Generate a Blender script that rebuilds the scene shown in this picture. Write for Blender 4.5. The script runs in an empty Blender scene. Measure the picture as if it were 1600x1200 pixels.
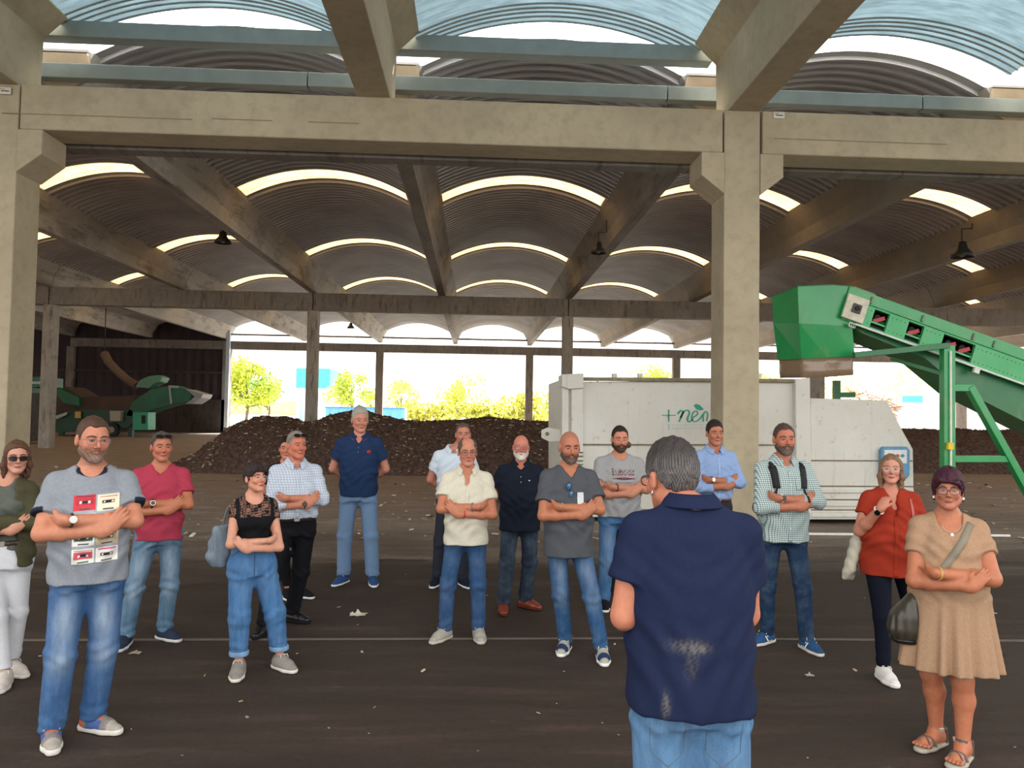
import bpy, math, random
import numpy as np
from mathutils import Vector, Matrix
from math import sin, cos, pi, radians, sqrt, atan2, tan
random.seed(7); RNG=np.random.RandomState(5)
S=bpy.context.scene; COL=S.collection
# ------------------------------------------------------------------ camera
FPX=1180.; CAMH=1.82
yaw=radians(2.82); pit=radians(2.15); rol=.016
FW=Vector((sin(yaw)*cos(pit),cos(yaw)*cos(pit),sin(pit)))
RT0=Vector((cos(yaw),-sin(yaw),0)); UP0=RT0.cross(FW)
RT=RT0*cos(rol)+UP0*sin(rol); UPV=UP0*cos(rol)-RT0*sin(rol)
cd=bpy.data.cameras.new('camera'); cd.sensor_width=36; cd.lens=36*FPX/1600; cd.clip_end=600
co=bpy.data.objects.new('camera',cd); COL.objects.link(co)
M=Matrix((RT,UPV,-FW)).transposed().to_4x4(); M.translation=Vector((0,0,CAMH)); co.matrix_world=M
S.camera=co
def ray(x,y): return FW+RT*((x-800)/FPX)-UPV*((y-600)/FPX)
def at(x,y,Y):
    r=ray(x,y); t=Y/r.y; return Vector((r.x*t,Y,CAMH+r.z*t))
def gr(x,y,z=0.):
    r=ray(x,y); t=(z-CAMH)/r.z; return Vector((r.x*t,r.y*t,z))
# ------------------------------------------------------------------ objects
def tag(o,label=None,cat=None,group=None,kind=None):
    if label: o['label']=label
    if cat: o['category']=cat
    if group: o['group']=group
    if kind: o['kind']=kind
    return o
def empty(name,loc=(0,0,0),rz=0,**k):
    o=bpy.data.objects.new(name,None); COL.objects.link(o); o.location=loc; o.rotation_euler=(0,0,rz); o.empty_display_size=.1
    return tag(o,**k)
def mesh(name,vs,fs,mat,parent=None,smooth=False,cols=None,mats=None,fmat=None):
    me=bpy.data.meshes.new(name)
    if isinstance(vs,np.ndarray): vs=vs.tolist()
    if isinstance(fs,np.ndarray): fs=fs.tolist()
    me.from_pydata(vs,[],fs); 
    if mats:
        for m in mats: me.materials.append(m)
        if fmat is not None: me.polygons.foreach_set('material_index',np.array(fmat,dtype=np.int32))
    elif mat: me.materials.append(mat)
    if smooth: me.polygons.foreach_set('use_smooth',[True]*len(me.polygons))
    if cols is not None:
        a=me.color_attributes.new('Col','FLOAT_COLOR','POINT')
        c=np.ones((len(me.vertices),4),dtype=np.float32); c[:,:3]=cols; a.data.foreach_set('color',c.ravel())
    me.update()
    o=bpy.data.objects.new(name,me); COL.objects.link(o)
    if parent: o.parent=parent
    return o
class MB:
    def __init__(s): s.v=[]; s.f=[]
    def add(s,vs,fs):
        b=len(s.v); s.v+= [tuple(v) for v in vs]; s.f+=[tuple(b+i for i in f) for f in fs]; return s
    def box(s,x0,x1,y0,y1,z0,z1,bev=0):
        return s.prism([(x0,z0),(x1,z0),(x1,z1),(x0,z1)],y0,y1)
    def prism(s,pts,y0,y1,axis='y'):
        n=len(pts)
        if axis=='y': vs=[(x,y0,z) for x,z in pts]+[(x,y1,z) for x,z in pts]
        elif axis=='x': vs=[(y0,a,b) for a,b in pts]+[(y1,a,b) for a,b in pts]
        else: vs=[(a,b,y0) for a,b in pts]+[(a,b,y1) for a,b in pts]
        fs=[tuple(range(n)),tuple(range(2*n-1,n-1,-1))]+[(i,i+n,(i+1)%n+n,(i+1)%n) for i in range(n)]
        return s.add(vs,fs)
    def bar(s,a,b,w,h,up=(0,0,1)):
        a=Vector(a);b=Vector(b);d=(b-a).normalized();u=Vector(up)
        r=d.cross(u)
        if r.length<1e-4: r=d.cross(Vector((0,1,0)))
        r.normalize(); u=r.cross(d)
        vs=[]
        for p in (a,b):
            for i,j in ((-1,-1),(1,-1),(1,1),(-1,1)): vs.append(p+r*i*w/2+u*j*h/2)
        return s.add(vs,[(0,1,2,3),(7,6,5,4),(0,4,5,1),(1,5,6,2),(2,6,7,3),(3,7,4,0)])
    def tube(s,pts,r,n=8,close=False):
        pts=[Vector(p) for p in pts]; m=len(pts)
        rs=r if isinstance(r,(list,tuple)) else [r]*m
        b=len(s.v); prev=None
        for i,p in enumerate(pts):
            if close: d=pts[(i+1)%m]-pts[i-1]
            else: d=pts[min(i+1,m-1)]-pts[max(i-1,0)]
            d.normalize()
            if prev is None:
                u=d.cross(Vector((0,0,1)))
                if u.length<.05: u=d.cross(Vector((0,1,0)))
            else: u=prev-d*prev.dot(d)
            u.normalize(); prev=u; w=d.cross(u)
            for k in range(n):
                a=2*pi*k/n; s.v.append(tuple(p+(u*cos(a)+w*sin(a))*rs[i]))
        for i in range(m if close else m-1):
            i2=(i+1)%m
            for k in range(n):
                k2=(k+1)%n; s.f.append((b+i*n+k,b+i*n+k2,b+i2*n+k2,b+i2*n+k))
        if not close:
            s.f.append(tuple(b+k for k in range(n))[::-1]); s.f.append(tuple(b+(m-1)*n+k for k in range(n)))
        return s
    def cyl(s,a,b,r,r2=None,n=16): return s.tube([a,b],[r,r if r2 is None else r2],n)
    def sph(s,c,r,nu=12,nv=8):
        r=(r,r,r) if not isinstance(r,(tuple,list)) else r
        b=len(s.v)
        for j in range(nv+1):
            t=pi*j/nv
            for i in range(nu):
                a=2*pi*i/nu; s.v.append((c[0]+r[0]*sin(t)*cos(a),c[1]+r[1]*sin(t)*sin(a),c[2]+r[2]*cos(t)))
        for j in range(nv):
            for i in range(nu):
                s.f.append((b+j*nu+i,b+(j+1)*nu+i,b+(j+1)*nu+(i+1)%nu,b+j*nu+(i+1)%nu))
        return s
    def build(s,name,mat,parent=None,smooth=False,bevel=0,**k):
        o=mesh(name,s.v,s.f,mat,parent,smooth)
        if bevel:
            m=o.modifiers.new('bevel','BEVEL'); m.width=bevel; m.segments=2; m.limit_method='ANGLE'; m.angle_limit=radians(40)
        return tag(o,**k)
# ------------------------------------------------------------------ materials
def srgb(h):
    if isinstance(h,str): h=tuple(int(h[i:i+2],16) for i in (0,2,4))
    return tuple(((c/255)/12.92 if c/255<=.04045 else ((c/255+.055)/1.055)**2.4) for c in h)
class NT:
    def __init__(s,name):
        s.m=bpy.data.materials.new(name); s.m.use_nodes=True; s.t=s.m.node_tree; s.n=s.t.nodes; s.b=s.n['Principled BSDF']
    def N(s,ty,**k):
        n=s.n.new('ShaderNode'+ty)
        for a,v in k.items():
            if hasattr(n,a): setattr(n,a,v)
            else: n.inputs[a.replace('_',' ')].default_value=v
        return n
    def L(s,a,b): s.t.links.new(a,b)
    def coord(s,kind='Object',scale=(1,1,1)):
        c=s.N('TexCoord'); mp=s.N('Mapping'); mp.inputs['Scale'].default_value=scale; s.L(c.outputs[kind],mp.inputs[0]); return mp.outputs[0]
    def geo(s,scale=(1,1,1)):
        c=s.N('NewGeometry'); mp=s.N('Mapping'); mp.inputs['Scale'].default_value=scale; s.L(c.outputs['Position'],mp.inputs[0]); return mp.outputs[0]
    def noise(s,vec,scale,detail=4,rough=.55,dist=0):
        n=s.N('TexNoise'); n.inputs['Scale'].default_value=scale; n.inputs['Detail'].default_value=detail; n.inputs['Roughness'].default_value=rough; n.inputs['Distortion'].default_value=dist
        if vec: s.L(vec,n.inputs['Vector'])
        return n.outputs[0]
    def ramp(s,fac,stops):
        r=s.N('ValToRGB'); e=r.color_ramp.elements
        while len(e)<len(stops): e.new(.5)
        for i,(p,c) in enumerate(stops):
            e[i].position=p; e[i].color=(c,c,c,1) if not isinstance(c,(tuple,list)) else tuple(c)[:3]+(1,)
        s.L(fac,r.inputs[0]); return r.outputs[0]
    def mix(s,f,a,b,bt='MIX'):
        m=s.N('Mix',data_type='RGBA',blend_type=bt)
        for i,v in ((0,f),(6,a),(7,b)):
            if isinstance(v,bpy.types.NodeSocket): s.L(v,m.inputs[i])
            elif i==0: m.inputs[0].default_value=v
            else: m.inputs[i].default_value=tuple(v)[:3]+(1,)
        return m.outputs[2]
    def math(s,op,a,b=0.,c=0.):
        m=s.N('Math',operation=op)
        for i,v in enumerate((a,b,c)):
            if isinstance(v,bpy.types.NodeSocket): s.L(v,m.inputs[i])
            else: m.inputs[i].default_value=v
        return m.outputs[0]
    def bump(s,h,strength=.3,dist=.01):
        b=s.N('Bump'); b.inputs['Strength'].default_value=strength; b.inputs['Distance'].default_value=dist; s.L(h,b.inputs['Height']); s.L(b.outputs[0],s.b.inputs['Normal'])
    def col(s,c):
        if isinstance(c,bpy.types.NodeSocket): s.L(c,s.b.inputs['Base Color'])
        else: s.b.inputs['Base Color'].default_value=tuple(c)[:3]+(1,)
    def set(s,**k):
        for a,v in k.items(): s.b.inputs[a.replace('_',' ')].default_value=v
MATS={}
def plain(name,c,rough=.6,metal=0,noise=.12,scale=8,bump=0,spec=.5,nodist=False):
    if name in MATS: return MATS[name]
    t=NT(name); c=srgb(c) if isinstance(c,str) else c
    n=t.noise(t.coord(),scale)
    lo=tuple(x*(1-noise) for x in c); hi=tuple(min(1,x*(1+noise)) for x in c)
    t.col(t.ramp(n,[(.3,lo),(.7,hi)]))
    t.set(Roughness=rough,Metallic=metal); t.b.inputs['Specular IOR Level'].default_value=spec
    if bump: t.bump(t.noise(t.coord(),scale*6),bump,.004)
    MATS[name]=t.m; return t.m
def concrete(name,c1,c2,stain=None,sc=1.0,axis=(1,1,1)):
    t=NT(name); v=t.geo(axis)
    a=t.noise(v,.7*sc,6,.6); b=t.noise(t.geo(),6*sc,5,.65)
    base=t.mix(t.ramp(a,[(.35,0.),(.65,1.)]),srgb(c1),srgb(c2))
    base=t.mix(t.ramp(b,[(.45,0.),(.75,.55)]),base,tuple(x*.6 for x in srgb(c1)))
    if stain:
        st=t.noise(t.geo((6,.5,1.2)),.9,5,.7); base=t.mix(t.ramp(st,[(.52,0.),(.66,.8)]),base,srgb(stain))
    t.col(base); t.set(Roughness=.85); t.bump(t.noise(t.geo(),14,5,.7),.35,.01); MATS[name]=t.m; return t.m
def vcmat(name,rough=.55,bump=.0,bs=60,sheen=0,sss=0,spec=.4):
    if name in MATS: return MATS[name]
    t=NT(name); a=t.N('VertexColor'); a.layer_name='Col'
    n=t.noise(t.coord(),bs*.3,3)
    c=t.mix(.12,a.outputs[0],t.ramp(n,[(.3,.25),(.7,.95)]),'OVERLAY'); t.col(c)
    t.set(Roughness=rough); t.b.inputs['Specular IOR Level'].default_value=spec
    if sss:
        t.b.inputs['Subsurface Weight'].default_value=sss; t.b.inputs['Subsurface Radius'].default_value=(.02,.008,.005); t.b.inputs['Subsurface Scale'].default_value=.4
    if bump: t.bump(t.noise(t.coord(),bs),bump,.002)
    MATS[name]=t.m; return t.m
# ================================================================== ENVIRONMENT
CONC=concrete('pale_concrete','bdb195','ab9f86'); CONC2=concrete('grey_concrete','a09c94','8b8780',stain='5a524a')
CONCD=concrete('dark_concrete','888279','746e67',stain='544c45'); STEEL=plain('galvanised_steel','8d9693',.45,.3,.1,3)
GRIM=concrete('grimy_concrete','4a4440','383330',stain='1d1a19')
# roof sheet
def sheet_mat():
    t=NT('roof_sheet'); n=t.noise(t.geo(),.5,4); t.col(t.ramp(n,[(.3,srgb('9a9797')),(.7,srgb('b8b5b3'))])); t.set(Roughness=.5,Metallic=.15); return t.m
SHEET=sheet_mat()
def trans_mat(name,c1,c2):
    t=NT(name); n=t.noise(t.geo((1,6,1)),2,5,.6); c=t.ramp(n,[(.3,srgb(c1)),(.7,srgb(c2))])
    tr=t.N('BsdfTranslucent'); t.L(c,tr.inputs[0]); di=t.N('BsdfDiffuse'); t.L(c,di.inputs[0])
    mx=t.N('MixShader'); mx.inputs[0].default_value=.12; t.L(tr.outputs[0],mx.inputs[1]); t.L(di.outputs[0],mx.inputs[2])
    t.L(mx.outputs[0],t.n['Material Output'].inputs[0]); return t.m
SKYL=trans_mat('yellowed_rooflight','94703f','c9a878'); SKYB=trans_mat('blue_rooflight','343f44','46545a'); SKYW=trans_mat('clear_rooflight','f5fbff','ffffff')
# ---- floor
def floor_mat():
    t=NT('stained_floor'); g=t.N('NewGeometry'); sp=t.N('SeparateXYZ'); t.L(g.outputs['Position'],sp.inputs[0])
    w=t.noise(t.geo((.25,.8,1)),.6,5,.6)
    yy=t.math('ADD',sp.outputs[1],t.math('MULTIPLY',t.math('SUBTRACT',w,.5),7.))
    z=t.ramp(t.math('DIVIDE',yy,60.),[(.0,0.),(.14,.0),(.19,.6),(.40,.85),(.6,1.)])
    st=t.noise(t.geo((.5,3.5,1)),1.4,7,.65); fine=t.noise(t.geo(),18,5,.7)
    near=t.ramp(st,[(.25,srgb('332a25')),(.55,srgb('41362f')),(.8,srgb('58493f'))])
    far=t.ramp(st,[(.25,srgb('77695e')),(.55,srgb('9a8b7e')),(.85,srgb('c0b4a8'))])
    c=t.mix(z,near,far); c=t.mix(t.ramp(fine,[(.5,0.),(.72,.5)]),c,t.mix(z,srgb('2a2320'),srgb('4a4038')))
    sv=t.noise(t.geo((.8,1.5,1)),3.2,6,.75); c=t.mix(t.ramp(sv,[(.64,0.),(.74,.35)]),c,srgb('8a8178'))
    t.col(c); r=t.ramp(st,[(.3,.62),(.7,.9)]); t.L(r,t.b.inputs['Roughness']); t.b.inputs['Specular IOR Level'].default_value=.25
    t.bump(t.noise(t.geo((1,1.6,1)),7,8,.75),.5,.02); return t.m
def vnoise(x,y,seed=0,oct=4):
    r=np.random.RandomState(seed); out=np.zeros_like(x); a=1.
    for o in range(oct):
        for k in range(4):
            th=r.rand()*6.28; f=(2**o)*(.6+.8*r.rand()); out+=a*np.sin(f*(x*np.cos(th)+y*np.sin(th))+r.rand()*6.28+1.3*np.sin(f*.7*(x*np.sin(th)-y*np.cos(th))+r.rand()*6.28))/4
        a*=.5
    return out
def gridmesh(name,X,Y,Z,mat,smooth=True,parent=None,cols=None):
    n,m=X.shape; v=np.stack([X.ravel(),Y.ravel(),Z.ravel()],1); i=np.arange(n*m).reshape(n,m)
    f=np.stack([i[:-1,:-1].ravel(),i[1:,:-1].ravel(),i[1:,1:].ravel(),i[:-1,1:].ravel()],1)
    return mesh(name,v,f,mat,parent,smooth,cols=cols)
xs=np.concatenate([np.linspace(-60,-14,24)[:-1],np.linspace(-14,16,260)[:-1],np.linspace(16,60,24)])
ys=np.concatenate([np.linspace(-12,1,8)[:-1],np.linspace(1,8.6,40)[:-1],np.linspace(8.6,24,260)[:-1],np.linspace(24,60,50)])
XX,YY=np.meshgrid(xs,ys,indexing='ij')
def floor_h(X,Y):
    msk=np.clip((Y-8.6)/1.2,0,1)*np.clip((34-Y)/8,0,1)
    rut=.05*np.exp(-((Y-10.2-.15*np.sin(X*.5))/.22)**2)-.05*np.exp(-((Y-9.7-.12*np.sin(X*.4))/.3)**2)
    return msk*(.018*vnoise(X*1.1,Y*2.6,3)+.010*vnoise(X*5,Y*9,4,3)-.03)+rut*np.clip((X+14)/4,0,1)
gridmesh('floor',XX,YY,floor_h(XX,YY)-.002,floor_mat())['kind']='structure'
MB().box(-400,400,60,500,-.35,-.12).build('ground_outside',plain('outside_ground','c9c6be',.9,0,.15,.3),kind='structure')
MB().box(-62,62,-14,60.2,-.6,-.08).build('floor_slab',GRIM,kind='structure')
MB().prism([(gr(x,y).x,gr(x,y).y) for x,y in ((-40,999),(1000,996),(1640,1000),(1640,1002.5),(1000,998),(-40,1001.5))],-.01,.003,'z').build('trim_floor_joint',plain('pale_joint','6a615a',.9),kind='structure')
a=gr(1180,833);b=gr(1580,831)
MB().box(at(1262,830,a.y).x,at(1578,830,a.y).x,a.y-.012,a.y+.012,-.02,.012).build('trim_white_kerb',plain('white_kerb','e8e6de',.7),kind='structure')
# ---- columns and beams
CX=[4.05+11.1*k for k in range(-3,4)]; BX=[4.05+5.55*k for k in range(-7,7)]
def column(x,y,w,d,z,mat,corb=True,name='column'):
    m=MB().box(x-w/2,x+w/2,y,y+d,-.1,z)
    o=m.build(name,mat,kind='structure',bevel=.015)
    if corb:
        c=MB()
        for sx in (-1,1):
            x0=x+sx*w/2; x1=x+sx*(w/2+.36)
            c.prism([(x0,5.86),(x1,5.86),(x1,5.5),(x0,5.22)] if sx>0 else [(x0,5.86),(x0,5.22),(x1,5.5),(x1,5.86)],y-.02,y+d+.02)
        c.build('corbel',mat,o,bevel=.012)
    return o
for x in (CX[1],CX[2],CX[3],CX[4]):
    column(x,11.3,.56,.62,6.53,CONC)
for i in range(0,6):
    x0,x1=CX[i]+.31,CX[i+1]-.31
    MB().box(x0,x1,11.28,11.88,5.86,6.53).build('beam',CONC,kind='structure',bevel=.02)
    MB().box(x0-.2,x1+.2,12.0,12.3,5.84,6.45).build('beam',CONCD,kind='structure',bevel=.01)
for (x0_,x1_,yy_) in ((2,300,176),(330,425,185),(482,560,190),(1210,1480,216)):
    a=at(x0_,yy_,11.27);b=at(x1_,yy_+ (x1_-x0_)*.028,11.27); MB().box(a.x,b.x,11.272,11.285,a.z-.006,a.z+.006).build('trim_form_line',plain('form_line','8d836e',.9),kind='structure')
for x in CX: column(x,32.9,.46,.46,6.1,CONC2,False)
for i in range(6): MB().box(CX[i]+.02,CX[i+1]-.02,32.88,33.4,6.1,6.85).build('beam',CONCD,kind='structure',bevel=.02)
for x in CX: column(x,56,.55,.5,6.1,CONCD,False)
MB().box(CX[0],CX[-1]+4,55.95,56.5,6.1,6.7).build('beam',CONCD,kind='structure')
MB().tube([(CX[1],56.1,7.2),(CX[-1]+3,56.1,7.2)],.07).build('trim_far_rail',CONCD,kind='structure')
MB().box(CX[1]+.15,CX[1]+.4,55.4,55.6,0,7.4).build('trim_pale_post',plain('blue_white_post','b9cbd8',.6),kind='structure')
# joints seen in main Y-beams
def ybeam(x,y0,y1,zb,mat,ztip=7.8,hw=.5,name='roof_beam'):
    p=[(-.15,zb),(.15,zb),(.2,zb+.38),(hw,ztip),(hw-.1,ztip+.02),(0,zb+.6),(-hw+.1,ztip+.02),(-hw,ztip),(-.2,zb+.38)]
    return MB().prism([(x+a,b) for a,b in p],y0,y1).build(name,mat,kind='structure')
for x in BX:
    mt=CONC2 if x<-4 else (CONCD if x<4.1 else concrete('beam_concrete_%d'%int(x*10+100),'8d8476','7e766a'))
    if x>-20 or True:
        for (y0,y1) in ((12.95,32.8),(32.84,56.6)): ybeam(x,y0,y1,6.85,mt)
# front bay beams
for x in (-12.6,-7.05,-1.6,4.08,9.6):
    w=.25
    MB().prism([(x-w,6.53),(x+w,6.53),(x+w+.02,7.5),(x+.62,7.84),(x+.56,7.92),(x,7.68),(x-.56,7.92),(x-.62,7.84),(x-w-.02,7.5)],1.0,11.88).build('roof_beam',CONC,kind='structure',bevel=.012)
# ---- roof sheets
def arch(x0,x1,zt,zc,n=26):
    xm=(x0+x1)/2; h=(x1-x0)/2; r=(h*h+(zc-zt)**2)/(2*(zc-zt)); zc0=zc-r; a=math.asin(h/r)
    return [(xm+r*sin(t),zc0+r*cos(t),sin(t),cos(t)) for t in np.linspace(-a,a,n+1)]
def roof(x0,x1,y0,y1,mat,zt=7.8,zc=8.4,rib=True,name='ceiling_sheet'):
    A=arch(x0,x1,zt,zc); rows=[]; y=y0
    if rib:
        while y<y1-.3:
            rows+=[(y,0),(y+.19,0),(y+.2,-.065),(y+.265,-.065)]; y+=.28
        rows+=[(y,0)]
    else: rows+=[(y0,0)]
    rows+=[(y1,0)]
    V=np.array([[(a[0]+a[2]*o,yy,a[1]+a[3]*o) for a in A] for yy,o in rows]); 
    o=gridmesh(name,V[:,:,0],V[:,:,1],V[:,:,2],mat,False); o['kind']='structure'; return o
ST=[(12.3,13.0),(20.6,21.5),(28.9,29.7),(37.2,38.),(45.6,46.4)]
for i in range(len(BX)-1):
    x0,x1=BX[i]+.45,BX[i+1]-.45; y=13.0
    for a_,b_ in ST[1:]+[(56.6,56.6)]:
        roof(x0,x1,y,a_,SHEET)
        if b_>a_: roof(x0,x1,a_,b_,SKYL,rib=False,name='window_rooflight')
        y=b_
    if BX[i]>-14 and BX[i]<14:
        roof(x0,x1,12.45,13.0,SKYW,rib=False,name='window_rooflight')
        roof(x0,x1,9.2,12.45,SKYB,rib=False,name='window_rooflight')
        bt=MB()
        for yy in (11.8,11.93,12.06,12.2,12.36): bt.tube([(a[0]-a[2]*.03,yy,a[1]-a[3]*.03) for a in arch(x0,x1,7.8,8.4)],.016,6)
        bt.build('trim_roof_batten',STEEL,kind='structure')
        roof(x0,x1,1.5,9.2,SHEET)  # unseen near sheets, added to keep the sun off the front floor
# outer cover over beam gutters keeps sky out
for x in BX: MB().box(x-.5,x+.5,13,56.6,7.84,7.88).build('ceiling_gutter_cover',SHEET,kind='structure')
# galvanised members over the front beam
MB().box(-16,3.8,12.0,12.26,7.62,7.88).build('beam_galvanised',STEEL,kind='structure',bevel=.01)
for a_,b_ in ((-16,-2.9),(-2.88,3.2),(3.22,7.7),(7.72,14)): MB().box(a_,b_,12.6,12.8,7.22,7.46).build('beam_galvanised',STEEL,kind='structure',bevel=.01)
# end plates
for x in BX[4:10]:
    MB().prism([(x-.5,7.35),(x-.1,7.1),(x+.1,7.1),(x+.5,7.35),(x+.42,7.75),(x-.42,7.75)],12.86,12.94).build('trim_beam_end',concrete('end_%d'%int(x*9+99),'a08d72','8d7b64') ,kind='structure')
# wall left/back
def clad_mat():
    t=NT('grimy_cladding'); n=t.noise(t.geo((2,1,.4)),.8,5,.6); t.col(t.ramp(n,[(.3,srgb('221c22')),(.55,srgb('33262b')),(.8,srgb('4a3434'))])); t.set(Roughness=.7); return t.m
CLAD=clad_mat()
xs_=[];z0=2.4;z1=8.6
n=int((CX[1]+40)/.16); X_=[-40+.16*i for i in range(n+1)]
v=[];f=[]
for i,x in enumerate(X_):
    yo=56.3-(.05 if (i//2)%2 else 0); v+=[(x,yo,z0),(x,yo,z1)]
for i in range(n): f.append((2*i,2*i+2,2*i+3,2*i+1))
mesh('wall_back',v,f,CLAD)['kind']='structure'
MB().box(-40,CX[1],56.0,56.4,-.1,2.4).build('wall_back_base',GRIM,kind='structure')
MB().box(-40,CX[1]+.1,56.05,56.25,4.3,4.45).build('trim_back_rail',GRIM,kind='structure')
MB().box(-40.3,-40,12,56.4,-.1,9).build('wall_left',CLAD,kind='structure')
# ---- downpipes top left
pd=empty('downpipe',(0,0,0),label='grey elbowed downpipe dropping behind the front beam near the top left corner',cat='pipe')
p0=at(20,48,12.45);p1=at(18,108,12.45);p2=at(38,132,12.45);p3=at(40,150,12.45)
MB().tube([p0,p1,p1+(p2-p1)*.35,p2,p3],.075,12).build('pipe',STEEL,pd,True)
MB().tube([p1+Vector((0,0,.1)),p1+Vector((0,0,.04))],.09,12).build('collar',STEEL,pd)
# small inspection plates on beams
for (x,y),lb in (((8,142),'small white maker plate on the left front beam'),((1217,180),'small white maker plate on the right front beam beside the column')):
    p=at(x,y,11.27); o=empty('label_plate',p,label=lb,cat='plate')
    MB().box(-.085,.085,-.008,0,-.05,.05).build('plate',plain('white_plate','d8d4c8',.6),o)
    MB().box(-.05,.06,-.012,-.008,-.012,.002).build('print',plain('dark_ink','3a3632',.6),o); MB().box(-.07,.0,-.012,-.008,.02,.026).build('print',MATS['dark_ink'],o)
# ---- lamps
def lamp(x,y,Y,lab,s=1,br=True):
    p=at(x,y,Y); o=empty('high_bay_lamp',p,label=lab,cat='lamp',group='high bay lamps hung from the roof beams')
    D=plain('lamp_dark','34302e',.5,.3)
    v=MB()
    prof=[(.05,.42),(.11,.40),(.13,.28),(.15,.22),(.25,.1),(.30,.0)]
    n=20;b=[]
    for r,z in prof+[(.285,0),(.14,.2)]:
        b.append([(r*s*cos(2*pi*k/n),r*s*sin(2*pi*k/n),z*s) for k in range(n)])
    vs=[q for rr in b for q in rr]; fs=[(i*n+k,i*n+(k+1)%n,(i+1)*n+(k+1)%n,(i+1)*n+k) for i in range(len(b)-1) for k in range(n)]
    mesh('shade',vs,fs,D,o,True)
    MB().sph((0,0,.1*s),.09*s).build('bulb',plain('lamp_glass','8a8680',.3),o,True)
    top=6.9-p.z
    MB().tube([(0,0,.4*s),(0,0,max(.5*s,.75*s)),(.28*s,0,.75*s+.02),(.28*s,0,max(.9,top)*1.0 if br else .9*s)],.022*s,8).build('bracket',D,o)
    return o
lamp(935,396,20,'dark bell lamp on an angled bracket, beside the central vault of the roof',.75)
lamp(1503,402,19.,'rusty bell lamp hanging under the right roof beams above the green conveyor',1.)
lamp(348,380,24,'dark bell lamp under the left roof beam above the machine',.9)
lamp(848,513,46,'small lamp hanging far back above the right half of the compost heap',.8)
lamp(548,513,46,'small lamp hanging far back above the left half of the compost heap',.8)
# ---- compost heap
def heap(name,X0,X1,Y0,Y1,prof,nx,ny,seed,label):
    x=np.linspace(X0,X1,nx); y=np.linspace(Y0,Y1,ny); X,Y=np.meshgrid(x,y,indexing='ij')
    hx=np.interp(x,[p[0] for p in prof],[p[1] for p in prof])[:,None]
    u=(Y-Y0)/(Y1-Y0); sh=np.clip(np.minimum(u,1-u)*2*1.35,0,1); sh=sh*(1.6-.6*sh)
    Z=hx*np.clip(sh,0,1)+ (.09*vnoise(X*1.3,Y*1.3,seed)+.05*vnoise(X*6,Y*6,seed+1,3))*np.clip(hx*3,0,1)*np.clip(sh*3,0,1)
    Z+=RNG.randn(*Z.shape)*.018*np.clip(sh*3,0,1)*np.clip(hx*3,0,1)
    Z=np.where((sh<=0)|(hx<=0.01),-.12,Z-.05)
    t=NT(name+'_mat'); n1=t.noise(t.geo(),9,6,.75); n2=t.noise(t.geo((1,1,2)),22,3,.6); n3=t.noise(t.geo((2,1,1)),7,4,.7)
    c=t.ramp(n1,[(.3,srgb('3a2e2a')),(.5,srgb('594a43')),(.75,srgb('80706a'))]); c=t.mix(t.ramp(n2,[(.66,0.),(.71,.8)]),c,srgb('a89a84')); c=t.mix(t.ramp(n3,[(.66,0.),(.72,.6)]),c,srgb('7a5038'))
    t.col(c); t.set(Roughness=.95); t.b.inputs['Specular IOR Level'].default_value=.1; t.bump(t.noise(t.geo(),16,8,.8),.9,.05)
    o=gridmesh(name,X,Y,Z,t.m,True); tag(o,label,'compost heap',kind='stuff')
    return X,Y,Z
def pz(x,y,Y): return at(x,y,Y)
Yc=24.5
prof=[(pz(x,650,Yc).x,max(0,pz(x,y,Yc).z)) for x,y in ((285,722),(320,705),(350,680),(372,660),(405,649),(435,650),(470,657),(492,660),(515,650),(560,643),(590,648),(640,655),(700,657),(760,656),(820,656),(880,657),(960,658))]
HX,HY,HZ=heap('compost_heap',-9.7,5.5,21.6,27.4,prof,420,170,11,'long dark brown heap of compost with woody bits across the middle of the hall')
prof2=[(11.5,0),(12.2,1.2),(13,1.45),(40,1.45)]
heap('compost_bank',11.5,36,25,32.8,prof2,300,90,21,'flat topped dark compost bank behind the green conveyor legs')
# chips on heap and floor litter
def chips(name,pts,mats,smin,smax,label,cat,seed=1,flat=.25):
    r=np.random.RandomState(seed); V=[];F=[];FM=[]
    for p in pts:
        a=r.rand()*6.28; s=smin+(smax-smin)*r.rand()**2; w=s*(.25+.6*r.rand()); h=s*flat
        b=len(V); q=r.randn(3); tilt=r.randn()*.35
        for i,j,k in ((-1,-1,0),(1,-1,0),(1.1,1,0),(-.8,1,0),(-.7,-.8,1),(.8,-.7,1),(.7,.8,1),(-.9,.6,1)):
            X=i*s*.5; Y_=j*w*.5
            V.append((p[0]+X*cos(a)-Y_*sin(a),p[1]+X*sin(a)+Y_*cos(a),p[2]+k*h+X*tilt*.6+s*.1))
        F+=[(b,b+3,b+2,b+1),(b+4,b+5,b+6,b+7),(b,b+1,b+5,b+4),(b+1,b+2,b+6,b+5),(b+2,b+3,b+7,b+6),(b+3,b,b+4,b+7)]; FM+=[r.randint(len(mats))]*6
    o=mesh(name,V,F,None,mats=mats,fmat=FM); tag(o,label,cat,kind='stuff'); return o
CM=[plain('chip_pale','b8ab94',.8),plain('chip_tan','9a8266',.8),plain('chip_grey','8b857c',.8),plain('chip_brown','5c4232',.9),plain('chip_white','d8d4c8',.7)]
ix=RNG.randint(5,HX.shape[0]-5,1500); iy=RNG.randint(0,HX.shape[1]//2,1500)
pts=[(HX[i,j],HY[i,j],HZ[i,j]+.01) for i,j in zip(ix,iy) if HZ[i,j]>.03]
chips('compost_chips',pts,CM[1:4]+CM[:2],.025,.12,'pale wood chips and bits lying over the face of the long heap','wood chips',3)
pts=[]
for k in range(1500):
    x=RNG.rand()*1700-50; y=728+RNG.rand()**1.5*120
    g=gr(x,y)
    if abs(g.x)<15: pts.append((g.x,g.y,0))
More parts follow.
